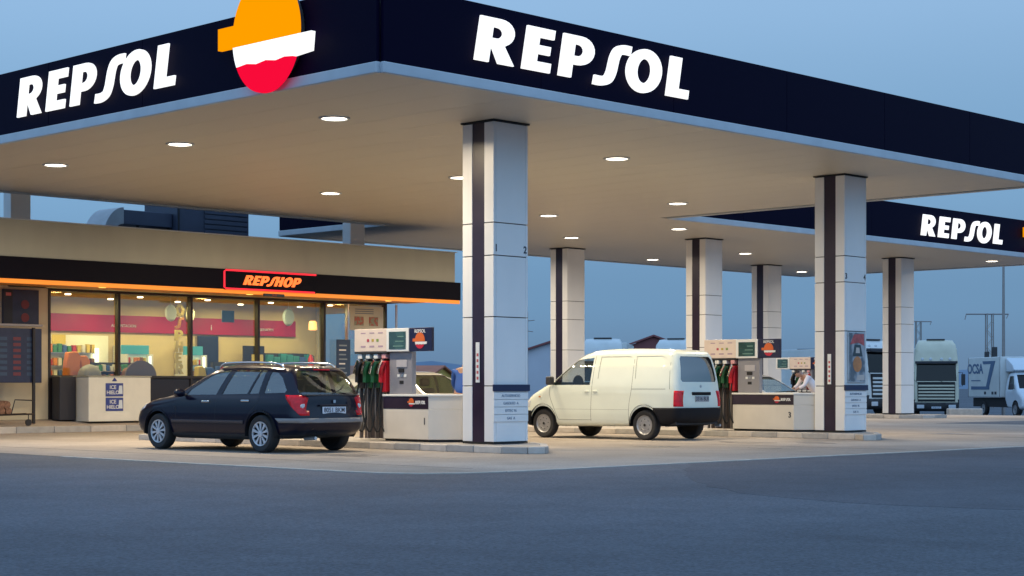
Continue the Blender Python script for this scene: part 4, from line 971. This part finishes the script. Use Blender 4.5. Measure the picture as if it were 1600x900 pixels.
# shelf with teal and purple goods
t = thing('display_shelf', 'display shelf with teal and purple goods behind the fourth window', 'shelf', (31.55, 40.9, ZF))
M_teal = mat('teal_goods', (.04, .24, .24), .5); M_purple = mat('purple_goods', (.14, .05, .16), .5)
box('frame', M_plastic, t, 0, 1.7, .2, .4, .3, 1.8)
goods(t, 0, 1.7, 1.45, 1.85, 7, 1, .02, [M_teal, M_teal, PRD[5]], .95); goods(t, 0, 1.7, 1.0, 1.45, 9, 1, .0, [M_purple, M_purple, PRD[6], PRD[2]], .95); goods(t, 0, 1.7, .7, 1.0, 12, 1, .0, PRD, .8)
t = thing('picture_frame', 'dark framed display with a yellow bag shape behind the third window', 'display', (30.75, 41.0, ZF))
box('frame', M_frame, t, 0, .75, 0, .06, .7, 2.0); box('panel', mat('ochre_panel', (.55, .42, .12), .5), t, .28, .70, -.01, -.002, .75, 1.75)
# hanging white discs, letters
def hang(label, x, y, z, r, m):
    t = thing('hanging_disc', label, 'ornament', (x, y, z), 0, 'round white ornaments hanging in the shop window')
    MB().lathe([(0, -.05), (r*.8, -.045), (r, 0), (r*.8, .045), (0, .05)], 24, 'y').obj('disc', m, t, smooth=True); t.children[0].scale = (1, 1, 1.2)
    MB().tube([(0, 0, r), (0, 0, 3.64-z)], .008, 6).obj('cord', M_txtw, t)
M_disc = mat('pale_disc', (.68, .72, .62), .5)
hang('round white ornament hanging left in the second window', 27.05, 39.3, 3.08, .19, M_disc)
hang('round pale ornament hanging behind the second window bar', 27.68, 39.35, 3.05, .18, mat('cream_disc', (.45, .42, .28), .5))
hang('round white ornament hanging in the fourth window', 31.05, 39.3, 3.08, .21, mat('grey_green_disc', (.5, .58, .54), .5))
for k, (z, c, sh) in enumerate([(3.02, (.6, .45, .10), 'O'), (2.68, (.62, .25, .05), 'S'), (2.34, (.75, .60, .16), 'P'), (2.03, (.60, .48, .18), 'H'), (1.73, (.60, .48, .18), 'E'), (1.44, (.60, .50, .22), 'R')]):
    me = outline_mesh('shape', [[((p[0]-.3)*.34, (p[1])*.29) for p in lp] for lp in GL[sh][1]], mat('foam_%d' % k, c, .6), .05)
    o = inst('foam_letter', me, None, (27.3, 39.32, z), ROT_Y)
    tag(o, ['yellow ring at the top', 'orange curl', 'yellow shape below the orange curl', 'third shape from the bottom', 'second shape from the bottom', 'lowest shape'][k]+' of the foam column in the second window', 'ornament', 'foam shapes hanging in the second window')
o = MB().lathe([(.09, 0), (.13, .02), (.12, .24), (.07, .28)], 16).obj('wall_lantern', mat('orange_lantern', (.9, .5, .15), .5, emit=1.6, ecol=(1, .5, .14)), None, smooth=True); o.location = (33.0, 40.6, 2.78)
tag(o, 'glowing orange lantern inside the shop left of the door', 'lamp')
# extinguisher
t = thing('fire_extinguisher', 'red fire extinguisher on the inside wall near the shop door', 'extinguisher', (33.0, 40.7, 1.5))
MB().lathe([(0, 0), (.09, .01), (.09, .42), (.05, .5), (.03, .55)], 14).obj('cylinder', mat('extinguisher_red', (.5, .02, .02), .3), t, smooth=True); MB().tube([(0, 0, .55), (.12, 0, .5), (.13, 0, .2)], .015, 6).obj('hose', M_black, t)
for gx, gl, hh in ((25.0, 'low shelf of bright packets behind the counter in the second window', 1.45), (28.9, 'low shelf of snacks behind the counter in the third window', 1.5), (31.4, 'low shelf of sweets behind the counter in the fourth window', 1.42)):
    t = thing('snack_shelf', gl, 'shelf', (gx, 39.75, ZF))
    box('frame', M_plastic, t, 0, 1.5, .2, .32, 0, hh)
    for z in (.95, 1.2): box('shelf', M_steel, t, 0, 1.5, 0, .2, z, z+.02); goods(t, .02, 1.5, z+.02, z+.24, 13, 1, .03, PRD, .9)
# posters at the door
t = thing('window_poster', 'pale poster with small pictures at the top right of the shop front', 'poster', (32.42, YS+.0, 0))
box('sheet', mat('pale_poster_sheet', (.42, .45, .40), .5), t, 0, 1.28, .02, .03, 2.72, 3.42)
for k in range(2): box('picture', two('poster_pic%d' % k, (.3, .1, .08), (.2, .25, .2), 9), t, .18+k*.55, .52+k*.55, .012, .019, 2.86, 3.12)
for k in range(3): box('print_line', M_txtb, t, .2, .9, .012, .019, 3.2+k*.06, 3.22+k*.06)
t = thing('blue_banner', 'dark blue banner with pale text lines standing in the shop doorway', 'banner', (31.86, YS-.08, ZF))
box('panel', mat('blue_banner_print', (.02, .045, .10), .5), t, 0, .50, 0, .03, .95, 2.15, .005)
for k in range(8): box('print_line', M_txtw if k % 3 == 0 else mat('faded_print', (.2, .25, .3), .5), t, .08, .08+random.uniform(.22, .36), -.004, -.0005, 1.05+k*.13, 1.09+k*.13)
box('stand', M_plastic, t, .05, .45, .0, .2, 0, .05); box('stand', M_plastic, t, .23, .27, .03, .06, .05, .95)
# ice box in front
t = thing('ice_box', 'off-white chest box with blue ice notices against the shop front', 'freezer box', (23.24, 37.25, .235))
box('body', M_kioskw, t, 0, 1.8, 0, .68, 0, 1.10, .02); box('lid', mat('kiosk_lid', (.42, .40, .33), .4), t, -.02, 1.82, -.02, .7, 1.105, 1.13, .008)
for k in range(2):
    z = .26+k*.36
    box('notice', mat('ice_notice_blue', (.03, .05, .24), .5), t, .48, .98, -.012, -.002, z, z+.33, .002)
    flat_text('ICE\nHIELO', 'lettering', M_txtw, t, (.68, -.016, z+.16), ROT_Y, .13, .015, .001)
    MB().prism([(.84, z+.06), (.86, z+.27), (.95, z+.27), (.96, z+.06)], 'y', -.016, -.013).obj('ice_bag_picture', mat('ice_bag_pale', (.6, .65, .7), .4), t)
MB().prism([(.66, 1.0), (.80, 1.0), (.73, 1.09)], 'y', -.02, -.005).obj('notice', MATS['ice_notice_blue'], t)
o = MB().lathe([(.10, 0), (.14, .1), (.13, .2), (.08, .26), (.05, .2)], 14).obj('plant_pot', mat('stone_pot', (.3, .26, .18), .8), None, smooth=True); o.location = (24.98, 37.12, .2); tag(o, 'small stone pot at the right corner of the ice box', 'pot')
# dark panel left of ice box
item('waste_bin', 'tall dark bin between the cream pillar and the ice box', 'bin', mat('bin_dark', (.02, .02, .03), .5), 22.74, 23.2, 37.75, 38.12, .27, 1.35, .02)
# boards at left
t = thing('upper_notice_board', 'dark blue notice board high on the shop wall at the far left', 'notice board', (21.42, YS-.02, 0))
box('board', M_bluedark, t, .0, .98, -.04, 0, 2.62, 3.46, .006); box('panel', mat('black_side_panel', (.01, .008, .012), .4), t, .02, .26, -.048, -.041, 2.64, 3.44)
for z in (2.78, 3.1): MB().lathe([(0, -.048), (.11, -.048), (.11, -.042)], 18, 'y', (.6, 0, z)).obj('red_roundel', mat('dim_red_print', (.16, .02, .03), .5), t)
box('logo', mat('pink_print', (.5, .12, .12), .5), t, .08, .22, -.052, -.049, 3.30, 3.38)
t = thing('price_board', 'dark blue board on two posts with faded red columns of text, far left', 'notice board', (20.62, 37.4, .21))
box('board', M_bluedark, t, .05, 1.42, 0, .05, .98, 2.28, .006); box('rail', M_post, t, -.1, 1.45, .0, .05, 2.33, 2.385, .005)
for x in (.08, 1.18): box('post', M_frame, t, x-.03, x+.03, -.07, -.005, 0, 2.3, .004)
for c in range(3):
    for r in range(7): box('text_block', mat('faded_red_text', (.13, .025, .04), .5) if c == 1 else mat('faded_blue_text', (.03, .06, .12), .5), t, .3+c*.36, .5+c*.36, -.004, -.0005, 1.15+r*.14, 1.23+r*.14)
t = thing('log_trolley', 'low trolley with sacks of firewood below the board at the far left', 'trolley', (20.25, 37.0, .17))
b = MB(); b.tube([(0, 0, .25), (1.35, 0, .28)], .02, 6); b.tube([(0, .35, .25), (1.35, .35, .28)], .02, 6); b.tube([(.75, 0, .28), (.85, 0, .62), (1.35, 0, .60)], .015, 6)
for x in (.2, 1.2): b.lathe([(0, -.02), (.08, -.02), (.08, .02), (0, .02)], 12, 'y', (x, 0, .08)); b.tube([(x, 0, .08), (x, 0, .26)], .012, 6)
b.obj('frame', M_frame, t)
for k in range(9):
    b = MB().tube([(0, -.02, 0), (0, .36, .01)], random.uniform(.06, .1), 9); o = b.obj('firewood_log', mat('firewood_brown', (.20, .10, .06), .8, var=.4, vscale=20), t); o.location = (.15+(k % 4)*.17+random.uniform(-.03, .03), 0, .36+(k//4)*.14)
# ---- roof equipment
t = thing('ventilation_unit', 'tall dark louvred ventilation unit on the shop roof', 'ventilation unit', (27.95, 40.3, 4.45))
M_unit = mat('unit_dark_blue', (.035, .045, .075), .5, var=.15, vscale=2)
box('casing', M_unit, t, 0, 2.45, 0, 1.6, 0, 2.2, .01)
for k in range(14): MB().box(.9, 2.4, -.03, -.002, .1+k*.14, .2+k*.14).obj('louvre', M_unit, t, bev=.005)
box('seam', M_black, t, .02, .07, -.02, -.001, .0, 2.2)
t = thing('air_duct', 'dark horizontal air duct with a curved pale metal bend on the shop roof', 'duct', (25.35, 40.3, 4.45))
box('duct', M_unit, t, .95, 2.58, .2, 1.0, 1.05, 1.45, .02)
b = MB()
b.prism(arc(.95, .45, .68, 1.05, 90, 180, 14)+[(.27, 0), (.55, 0)]+arc(.95, .45, .40, .60, 180, 90, 10), 'y', .1, 1.1); b.obj('bend', mat('galvanised_pale', (.33, .35, .37), .35, metal=.5, var=.1, vscale=3), t, bev=.01)
box('support', M_frame, t, 1.5, 1.56, .3, .36, 0, 1.05); box('support', M_frame, t, 2.5, 2.56, .3, .36, 0, 1.05); box('cross_brace', M_frame, t, 1.5, 2.56, .3, .34, .0, .05)
MB().prism([(1.15, .95), (1.65, .95), (1.15, .4)], 'y', .3, .34).obj('gusset', M_unit, t)

# ------------------------------------------------------------------ people
def skinned(name, pts, edges, radii, m, parent, sub=2, root=0):
    me = bpy.data.meshes.new(name); me.from_pydata(pts, edges, []); o = inst(name, me, parent)
    sk = o.modifiers.new('skin', 'SKIN'); sk.use_smooth_shade = True
    sv = me.skin_vertices[0].data
    for i, r in enumerate(radii): sv[i].radius = (r, r) if not isinstance(r, tuple) else r
    sv[root].use_root = True
    ss = o.modifiers.new('sub', 'SUBSURF'); ss.levels = sub; ss.render_levels = sub
    bpy.context.view_layer.update(); dg = bpy.context.evaluated_depsgraph_get(); em = bpy.data.meshes.new_from_object(o.evaluated_get(dg))
    o.modifiers.clear(); o.data = em; em.materials.clear(); em.materials.append(m); return o
def at2p(px, D): q = (px-800)/2719.34*D; return (D*math.cos(AZ)+q*math.sin(AZ), D*math.sin(AZ)-q*math.cos(AZ), .004)
def bending_person(label, loc, rz, top, legs, bend=1.0, capm=None):
    """faces +x, bent forward at the hip, arms reaching down to the front"""
    t = thing('person', label, 'person', loc, rz)
    hip = (0, 0, .93); b = bend
    ch = (.26*b, 0, 1.26); sh = (.40*b, 0, 1.38); nk = (.47*b, 0, 1.42); hd = (.58*b, 0, 1.47)
    pts = [hip, ch, sh, nk, hd]; ed = [(0, 1), (1, 2), (2, 3), (3, 4)]; rad = [.135, .13, .12, .055, .05]
    for s in (1, -1):
        n = len(pts); pts += [(sh[0], s*.19, sh[2]-.01), (sh[0]+.12, s*.23, sh[2]-.25), (sh[0]+.33, s*.16, sh[2]-.36), (sh[0]+.41, s*.15, sh[2]-.40)]
        ed += [(2, n), (n, n+1), (n+1, n+2), (n+2, n+3)]; rad += [.065, .045, .032, .028]
        n = len(pts); pts += [(-.02, s*.10, .86), (.05, s*.12, .48), (-.02, s*.13, .08), (.12, s*.14, .035)]
        ed += [(0, n), (n, n+1), (n+1, n+2), (n+2, n+3)]; rad += [.09, .06, .045, .035]
    skinned('body', pts, ed, rad, M_skin, t)
    for s in (1, -1):          # fingers
        bx, by, bz = sh[0]+.42, s*.15, sh[2]-.405
        P = [(bx, by, bz)]; E_ = []; Rr = [.024]
        for k in range(4):
            n = len(P); yy = by+(k-1.5)*.021; L = [.065, .078, .074, .058][k]; P += [(bx+.05, yy, bz-.015), (bx+.05+L*.6, yy, bz-.035), (bx+.05+L, yy, bz-.065)]; E_ += [(0, n), (n, n+1), (n+1, n+2)]; Rr += [.009, .008, .007]
        n = len(P); P += [(bx+.015, by-s*.04, bz-.01), (bx+.045, by-s*.055, bz-.035)]; E_ += [(0, n), (n, n+1)]; Rr += [.010, .008]
        skinned('hand', P, E_, Rr, M_skin, t, 1)
    # head with features
    hc = Vector((hd[0]+.03, 0, hd[2]+.01))
    R = Matrix.Rotation(math.radians(55), 3, 'Y')
    def hp(x, y, z): return tuple(hc+R@Vector((x, y, z)))
    hb = bmesh.new(); bmesh.ops.create_uvsphere(hb, u_segments=20, v_segments=14, radius=1)
    for v in hb.verts:
        c = v.co.copy(); x, y, z = c.x*.098, c.y*.077, c.z*.118
        if z < 0: x *= 1+z*1.0; y *= 1+z*2.0
        if c.x > .9 and abs(c.y) < .3 and -.3 < c.z < .15: x += .022
        v.co = hc+R@Vector((x, y, z))
    me = bpy.data.meshes.new('head'); hb.to_mesh(me); hb.free(); me.materials.append(M_skin); me.shade_smooth(); hdO = inst('head', me, t)
    fe = MB()
    for s in (1, -1): fe.lathe([(0, .004), (.012, 0), (.012, -.004)], 8, 'x', (0, 0, 0)); bmesh.ops.translate(fe.b, verts=fe.b.verts[-17:], vec=hp(.092, s*.03, .005))
    fe.b.free()
    for s in (1, -1): MB().lathe([(0, -.01), (.011, 0), (0, .01)], 8, 'z', hp(.088, s*.031, .012)).obj('eye', M_black, hdO); MB().lathe([(0, -.028), (.014, -.01), (.016, .015), (0, .03)], 8, 'z', hp(0, s*.079, .0)).obj('ear', M_skin, hdO, smooth=True)
    MB().tube([hp(.088, .022, -.055), hp(.092, 0, -.055), hp(.088, -.022, -.055)], .005, 6).obj('mouth', mat('lip', (.3, .1, .09), .5), hdO)
    hb = bmesh.new(); bmesh.ops.create_uvsphere(hb, u_segments=20, v_segments=14, radius=1)
    bmesh.ops.delete(hb, geom=[v for v in hb.verts if v.co.z < .1+.55*max(0, v.co.x) or (v.co.x > .45 and v.co.z < .55)][:], context='VERTS')
    for v in hb.verts: v.co = hc+R@Vector((v.co.x*.106-.004, v.co.y*.085, v.co.z*.126))
    me = bpy.data.meshes.new('hair'); hb.to_mesh(me); hb.free(); me.materials.append(capm or M_hair); me.shade_smooth(); inst('hair', me, t)
    # clothing as closed skins a little larger than the body
    P = [(-.02, 0, .88), ch, sh]; E_ = [(0, 1), (1, 2)]; Rr = [(.18, .16), (.17, .15), (.155, .13)]
    for s in (1, -1):
        n = len(P); P += [(sh[0], s*.195, sh[2]-.01), (sh[0]+.12, s*.235, sh[2]-.25), (sh[0]+.28, s*.18, sh[2]-.335)]; E_ += [(2, n), (n, n+1), (n+1, n+2)]; Rr += [.082, .062, .05]
    skinned('shirt', P, E_, Rr, top, t)
    P = [(0, 0, .95)]; E_ = []; Rr = [.15]
    for s in (1, -1):
        n = len(P); P += [(-.02, s*.105, .84), (.05, s*.12, .48), (-.02, s*.13, .10)]; E_ += [(0, n), (n, n+1), (n+1, n+2)]; Rr += [.105, .078, .066]
    skinned('trousers', P, E_, Rr, legs, t)
    for s in (1, -1): MB().box(-.08, .20, s*.135-.045, s*.135+.045, 0, .085).obj('shoe', M_black, t, bev=.03)
    return t
bending_person('person in white shirt and dark trousers bending down, left of the poster column', at2p(1277, 52.1), AZ+PI/2+.25, mat('white_shirt_cloth', (.78, .72, .74), .8), mat('dark_trouser_cloth', (.02, .02, .025), .9))
bending_person('person in bright blue jacket bending down, half hidden behind the nearest column', at2p(722, 32.6), AZ-.15, mat('blue_jacket_cloth', (.02, .10, .42), .7), mat('navy_trouser_cloth', (.02, .025, .05), .9), .8)

# ------------------------------------------------------------------ lorries and background
ca, sa = math.cos(AZ), math.sin(AZ)
def at(px, D, z=None):
    """world point D metres deep at lateral angle px (metres to the right)"""
    x = D*ca+px*sa; y = D*sa-px*ca; return (x, y, gz(x, y) if z is None else z)
def lorry(label, loc, rz, paint, blen=8, bh=3.9, bw=2.5, boxm=None, hcab=3.75, gap=.2):
    """local +x forward, front at x=0"""
    t = thing('lorry', label, 'lorry', loc, rz)
    prof = [(-2.15, .45), (-2.2, 1.2), (-2.2, 2.9), (-2.1, hcab-.05), (-1.4, hcab), (-.75, hcab-.05), (-.36, hcab-.35), (-.26, 3.05), (-.06, 1.75), (0, 1.2), (.02, .6), (-.1, .35), (-1, .35)]
    wp = [(.3, 1.15), (.5, 1.22), (1.5, 1.24), (2.9, 1.22), (hcab-.5, 1.12), (hcab, 1.0)]
    bm = shell(prof, wp, .16, (-1.6, -.6, 1.8), .03, 24, 72, 20, 1); xf = raycaster(bm)[1]
    cut(bm, [(-1.10, 2.02), (1.10, 2.02), (1.06, 2.98), (-1.06, 2.98)], 'rear', 1, lambda c: c.x > -.6)
    cut(bm, [(-.35, 1.85), (-.42, 2.65), (-1.2, 2.65), (-1.2, 1.85)], 'side', 2, lambda c: abs(c.y) > .8)
    cut(bm, [(-.3, .30), (-.3, .84), (.3, .84), (.3, .30)], 'side', 4, lambda c: c.x > -.4)
    cut(bm, circ(-1.25, .52, .60, 18), 'side', -1, lambda c: abs(c.y) > .7 and c.z < 1.4)
    g = glass('lorry_glass', (.08, .09, .10), -.01)
    shell_parts(bm, t, {1: ('windscreen', g, -.01), 2: ('window', g, -.01), 4: ('bumper', M_plastic, .02)}, paint)
    box('cab_interior', M_black, t, -1.9, -.45, -1.0, 1.0, .8, 1.8)
    x = 0.02
    for k in range(5): box('grille_bar', paint, t, x-.04, x+.05, -.98, .98, 1.0+k*.18, 1.095+k*.18, .01)
    box('grille_back', M_black, t, x-.09, x+.01, -1.02, 1.02, .88, 1.98, .02)
    MB().box(-.25, .06, -1.15, 1.15, 3.0, 3.14).obj('sun_visor', mat('dark_visor', (.03, .03, .04), .3), t, bev=.02)
    for y in (-.75, .75, -.3, .3): MB().lathe([(0, .05), (.07, .04), (.09, 0)], 12, 'x', (xf(y, 3.25, 1), y, 3.25)).obj('roof_lamp', M_lens, t)
    box('roof_hatch', M_plastic, t, -1.1, -.85, -.5, .5, hcab-.03, hcab+.05, .02)
    for s in (1, -1):
        box('headlamp', M_lens, t, x-.02, x+.05, s*.86-.2, s*.86+.2, .50, .70, .02)
        MB().tube([(-.25, s*1.2, 2.5), (-.05, s*1.42, 2.5), (-.05, s*1.42, 1.75), (-.25, s*1.2, 1.75)], .018, 6).obj('mirror_arm', M_black, t)
        MB().box(-.12, -.02, s*1.46-.11, s*1.46+.11, 1.8, 2.42).obj('mirror', M_plastic, t, bev=.03)
        box('step', M_plastic, t, -.35, -.02, s*1.12-.12, s*1.12+.12, .75, 1.0, .02)
    for y in (-.7, .7): MB().tube([(-.02, y, 1.80), (-.04, y-.35, 1.95), (-.05, y-.5, 2.1)], .012, 6).obj('wiper', M_black, t)
    plate(t, .05, .55, '4720 CJT', False)
    box('chassis', M_black, t, -2.5-blen, -1.6, -.45, .45, .55, .95)
    if blen:
        bx = box('cargo_box', boxm or M_truck, t, -2.3-gap-blen, -2.3-gap, -bw/2, bw/2, 1.05, bh, .03)
        for s in (1, -1):
            n = int(blen/.8)
            for k in range(n): box('panel_rib', boxm or M_truck, bx, -2.3-gap-blen+.4+k*.8, -2.3-gap-blen+.44+k*.8, s*(bw/2)-.01, s*(bw/2)+.015, 1.15, bh-.1)
    wheels(t, .5, .3, [-1.25]+([-2.3-gap-blen+1.5, -2.3-gap-blen+2.8] if blen > 5 else ([-2.3-gap-blen+1.3] if blen else [-4.2])), 2.05, 'steel')
    return t
face_cam = AZ+PI   # local +x points at the camera
def at2(px, D): return at((px-800)/2719.34*D, D)
lorry('cream lorry with a tall roof parked facing the camera, right of the far column', at2(1463, 97), face_cam-.2, M_creamtruck, 9, 3.9, hcab=4.35)
lorry('white lorry partly hidden between the poster column and the far column', at2(1386, 80), AZ-PI/2-.95, M_truck, 3.2, 3.15, hcab=3.55)
lorry('white lorry with only its roof showing behind the middle of the white van', at2(940, 96), face_cam-.12, M_truck, 8, 4.2, hcab=4.4)
lorry('white lorry with only its roof showing behind the tail of the white van', at2(1052, 99), face_cam-.25, M_truck, 8, 4.2, hcab=4.45)
lorry('dark blue lorry far behind the small pump', at2(1258, 92), face_cam-.25, mat('dark_blue_lorry_paint', (.010, .018, .045), .6, spec=.1), 8, 2.7, boxm=mat('dark_blue_box', (.010, .018, .04), .6, spec=.1), hcab=3.6)
# box van with lettering, facing right and towards the camera
def luton(label, loc, rz):
    t = thing('box_van', label, 'van', loc, rz)
    prof = [(-1.9, .45), (-1.9, 2.15), (-1.1, 2.2), (-.95, 2.05), (-.45, 1.45), (-.28, 1.30), (.30, 1.02), (.42, .85), (.45, .5), (.35, .35), (-.5, .33)]
    wp = [(.3, .9), (.5, .96), (1.2, .95), (1.4, .92), (2.2, .78)]
    bm = shell(prof, wp, .14, (-1.3, -.3, .95), .05, 26, 60, 14, 1)
    cut(bm, [(-.78, 1.38), (.78, 1.38), (.68, 2.05), (-.68, 2.05)], 'rear', 1, lambda c: -.98 < c.x < -.2)
    cut(bm, [(-.62, 1.36), (-1.0, 1.98), (-1.45, 1.98), (-1.45, 1.32)], 'side', 2, lambda c: abs(c.y) > .6)
    cut(bm, circ(-.45, .38, .44, 16), 'side', -1, lambda c: abs(c.y) > .6 and c.z < .95)
    g = glass('lorry_glass', (.08, .09, .10), -.01)
    shell_parts(bm, t, {1: ('windscreen', g, -.01), 2: ('window', g, -.01)}, mat('bluish_white_paint', (.62, .68, .74), .35, coat=.5))
    P = M_truck
    bx = box('cargo_box', P, t, -6.3, -1.95, -1.12, 1.12, .95, 2.95, .03)
    flat_text('OCSA', 'lettering', M_txtb, bx, (-5.35, -1.128, 2.35), ROT_Y, .68, .03, .003, 0, 1.2)
    MB().prism([(-3.9, 1.35), (-3.5, 1.35), (-2.6, 2.75), (-4.3, 2.75), (-4.2, 2.6), (-3.2, 2.6)], 'y', -1.135, -1.123).obj('emblem', M_txtb, bx)
    box('stripe', M_txtb, bx, -5.9, -3.4, -1.132, -1.123, 1.32, 1.48); box('stripe', M_txtb, bx, -5.9, -4.6, -1.132, -1.123, 1.75, 1.8)
    for x in (-4.1, -3.1, -2.7): box('small_mark', M_txt, bx, x, x+.25, -1.132, -1.123, 1.08, 1.22)
    for x in (-6.27, -2.0): box('corner_post', M_steel, bx, x-.02, x+.03, -1.14, -1.10, .95, 2.95)
    MB().prism([(-1.94, 2.2), (-1.94, 2.9), (-1.1, 2.55), (-.85, 2.28), (-1.0, 2.2)], 'y', -.85, .85).obj('roof_fairing', MATS['bluish_white_paint'], t, bev=.05)
    for s in (1, -1): MB().box(-.75, -.62, s*1.08-.09, s*1.08+.09, 1.32, 1.62).obj('mirror', M_plastic, t, bev=.03); box('headlamp', M_lens, t, .28, .40, s*.68-.15, s*.68+.15, .72, .88, .02)
    box('chassis', M_black, t, -6.2, -.5, -.9, .9, .45, .9); box('grille', M_plastic, t, .38, .47, -.42, .42, .60, .80, .01)
    wheels(t, .36, .22, (-.45, -4.6), 1.75, 'steel'); return t
luton('white box van with OCSA lettering parked at the right edge', at2(1622, 84), face_cam+.10)
# low concrete stop
o = MB().box(-.7, .7, -.25, .25, 0, .32).obj('concrete_block', M_edge, None, bev=.05); o.location = at2(1507, 72); o.rotation_euler = (0, 0, AZ-PI/2); tag(o, 'low pale concrete block on the ground in front of the lorries', 'block')
# street lamp
o = thing('street_lamp', 'tall thin lamp post rising behind the set-back canopy at the right', 'street lamp', at2(1568, 100))
MB().tube([(0, 0, 0), (0, 0, 9.5)], .11, 10, .06).obj('pole', M_post, o, smooth=True); MB().tube(cat([(0, 0, 9.4), (.1, 0, 9.9), (.8, 0, 10.2), (1.6, 0, 10.2)], 3), .05, 8).obj('arm', M_post, o); MB().box(1.4, 2.1, -.15, .15, 10.1, 10.25).obj('lamp_head', M_plastic, o, bev=.03)
# pylons
def pylon(label, px, D, h, arm, tr=True):
    t = thing('electricity_pylon', label, 'pylon', at2(px, D), AZ-PI/2); w = .27; b = MB()
    z0 = 0
    for x, y in ((-w, -w), (w, -w), (w, w), (-w, w)): b.tube([(x, y, 0), (x*.9, y*.9, h)], .05, 5)
    n = int(h/.7)
    for k in range(n):
        z = k*.7; s = 1 if k % 2 else -1
        for y in (-w, w): b.tube([(-w*s, y, z), (w*s, y, z+.7)], .025, 4)
    b.obj('lattice_mast', M_post, t)
    b = MB(); b.tube([(-arm*.55, 0, h-.05), (arm*.45, 0, h-.05)], .06, 5); b.tube([(-arm*.55, 0, h-.05), (-arm*.58, 0, h-.5)], .04, 5); b.tube([(arm*.45, 0, h-.05), (arm*.40, 0, h-.4)], .04, 5); b.obj('cross_arm', M_post, t)
    if tr: MB().box(-.5, -.15, -.55, -.28, h*.45, h*.45+1.1).obj('transformer', M_plastic, t, bev=.05); MB().box(.1, .5, -.55, -.28, h*.5, h*.5+1.1).obj('transformer', M_plastic, t, bev=.05)
    return t
pylon('lattice electricity mast with a wide cross arm right of the cream lorry', 1546, 140, 7.6, 3.4)
pylon('small far lattice mast just above the cream lorry', 1435, 180, 8.5, 3.0, False)
o = thing('antenna_pole', 'thin aerial pole beside the right edge of the nearest column', 'pole', at2(824, 120), AZ-PI/2)
MB().tube([(0, 0, 0), (0, 0, 6.9)], .05, 6).obj('pole', M_post, o); MB().tube([(-.4, 0, 6.2), (.5, 0, 6.3)], .03, 5).obj('aerial_bar', M_post, o); MB().tube([(-.3, 0, 5.6), (.4, 0, 5.5)], .03, 5).obj('aerial_bar', M_post, o)
# far buildings
M_rroof = mat('red_brown_roof', (.20, .06, .06), .7, var=.15, vscale=.6); M_lav = mat('pale_render_wall', (.50, .50, .54), .7, var=.08, vscale=.4); M_yel = mat('ochre_wall', (.72, .46, .08), .7, var=.1, vscale=.5)  # lamplight on the far wall is put into its yellow base colour
def barn(label, px, D, rz, L, Wd, eave, ridge, wallm, roofm=None):
    t = thing('warehouse', label, 'building', at2(px, D), rz)
    MB().prism([(-Wd/2, 0), (-Wd/2, eave), (0, ridge-.05), (Wd/2, eave), (Wd/2, 0)], 'y', 0, L).obj('wall', wallm, t)
    for s in (1, -1): MB().prism([(s*(Wd/2+.3), eave-.10), (s*(Wd/2+.3), eave+.05), (0, ridge+.15), (0, ridge)], 'y', -.3, L+.3).obj('roof', roofm or M_rroof, t)
    for k in range(3): MB().box(-Wd/2-.03, -Wd/2+.02, L*(.15+.28*k), L*(.15+.28*k)+2.5, 0, min(3, eave*.8)).obj('door', mat('barn_door_grey', (.2, .2, .22), .6), t)
    return t
barn('pale warehouse gable with red brown roof edge, right of the nearest column', 882, 125, AZ-PI/2, 20, 8, 3.9, 5.2, M_lav)
barn('red brown gabled roof of a warehouse behind the white van', 1021, 140, AZ-PI/2, 20, 9, 4.1, 5.75, M_rroof)
barn('low ochre building with a red roof left of the nearest column', 690, 150, AZ-.2, 26, 8, 2.7, 3.4, M_yel, mat('orange_roof_tiles', (.45, .14, .07), .7, var=.15, vscale=.6))  # red roof tiles carry the orange of the lamplight in their colour
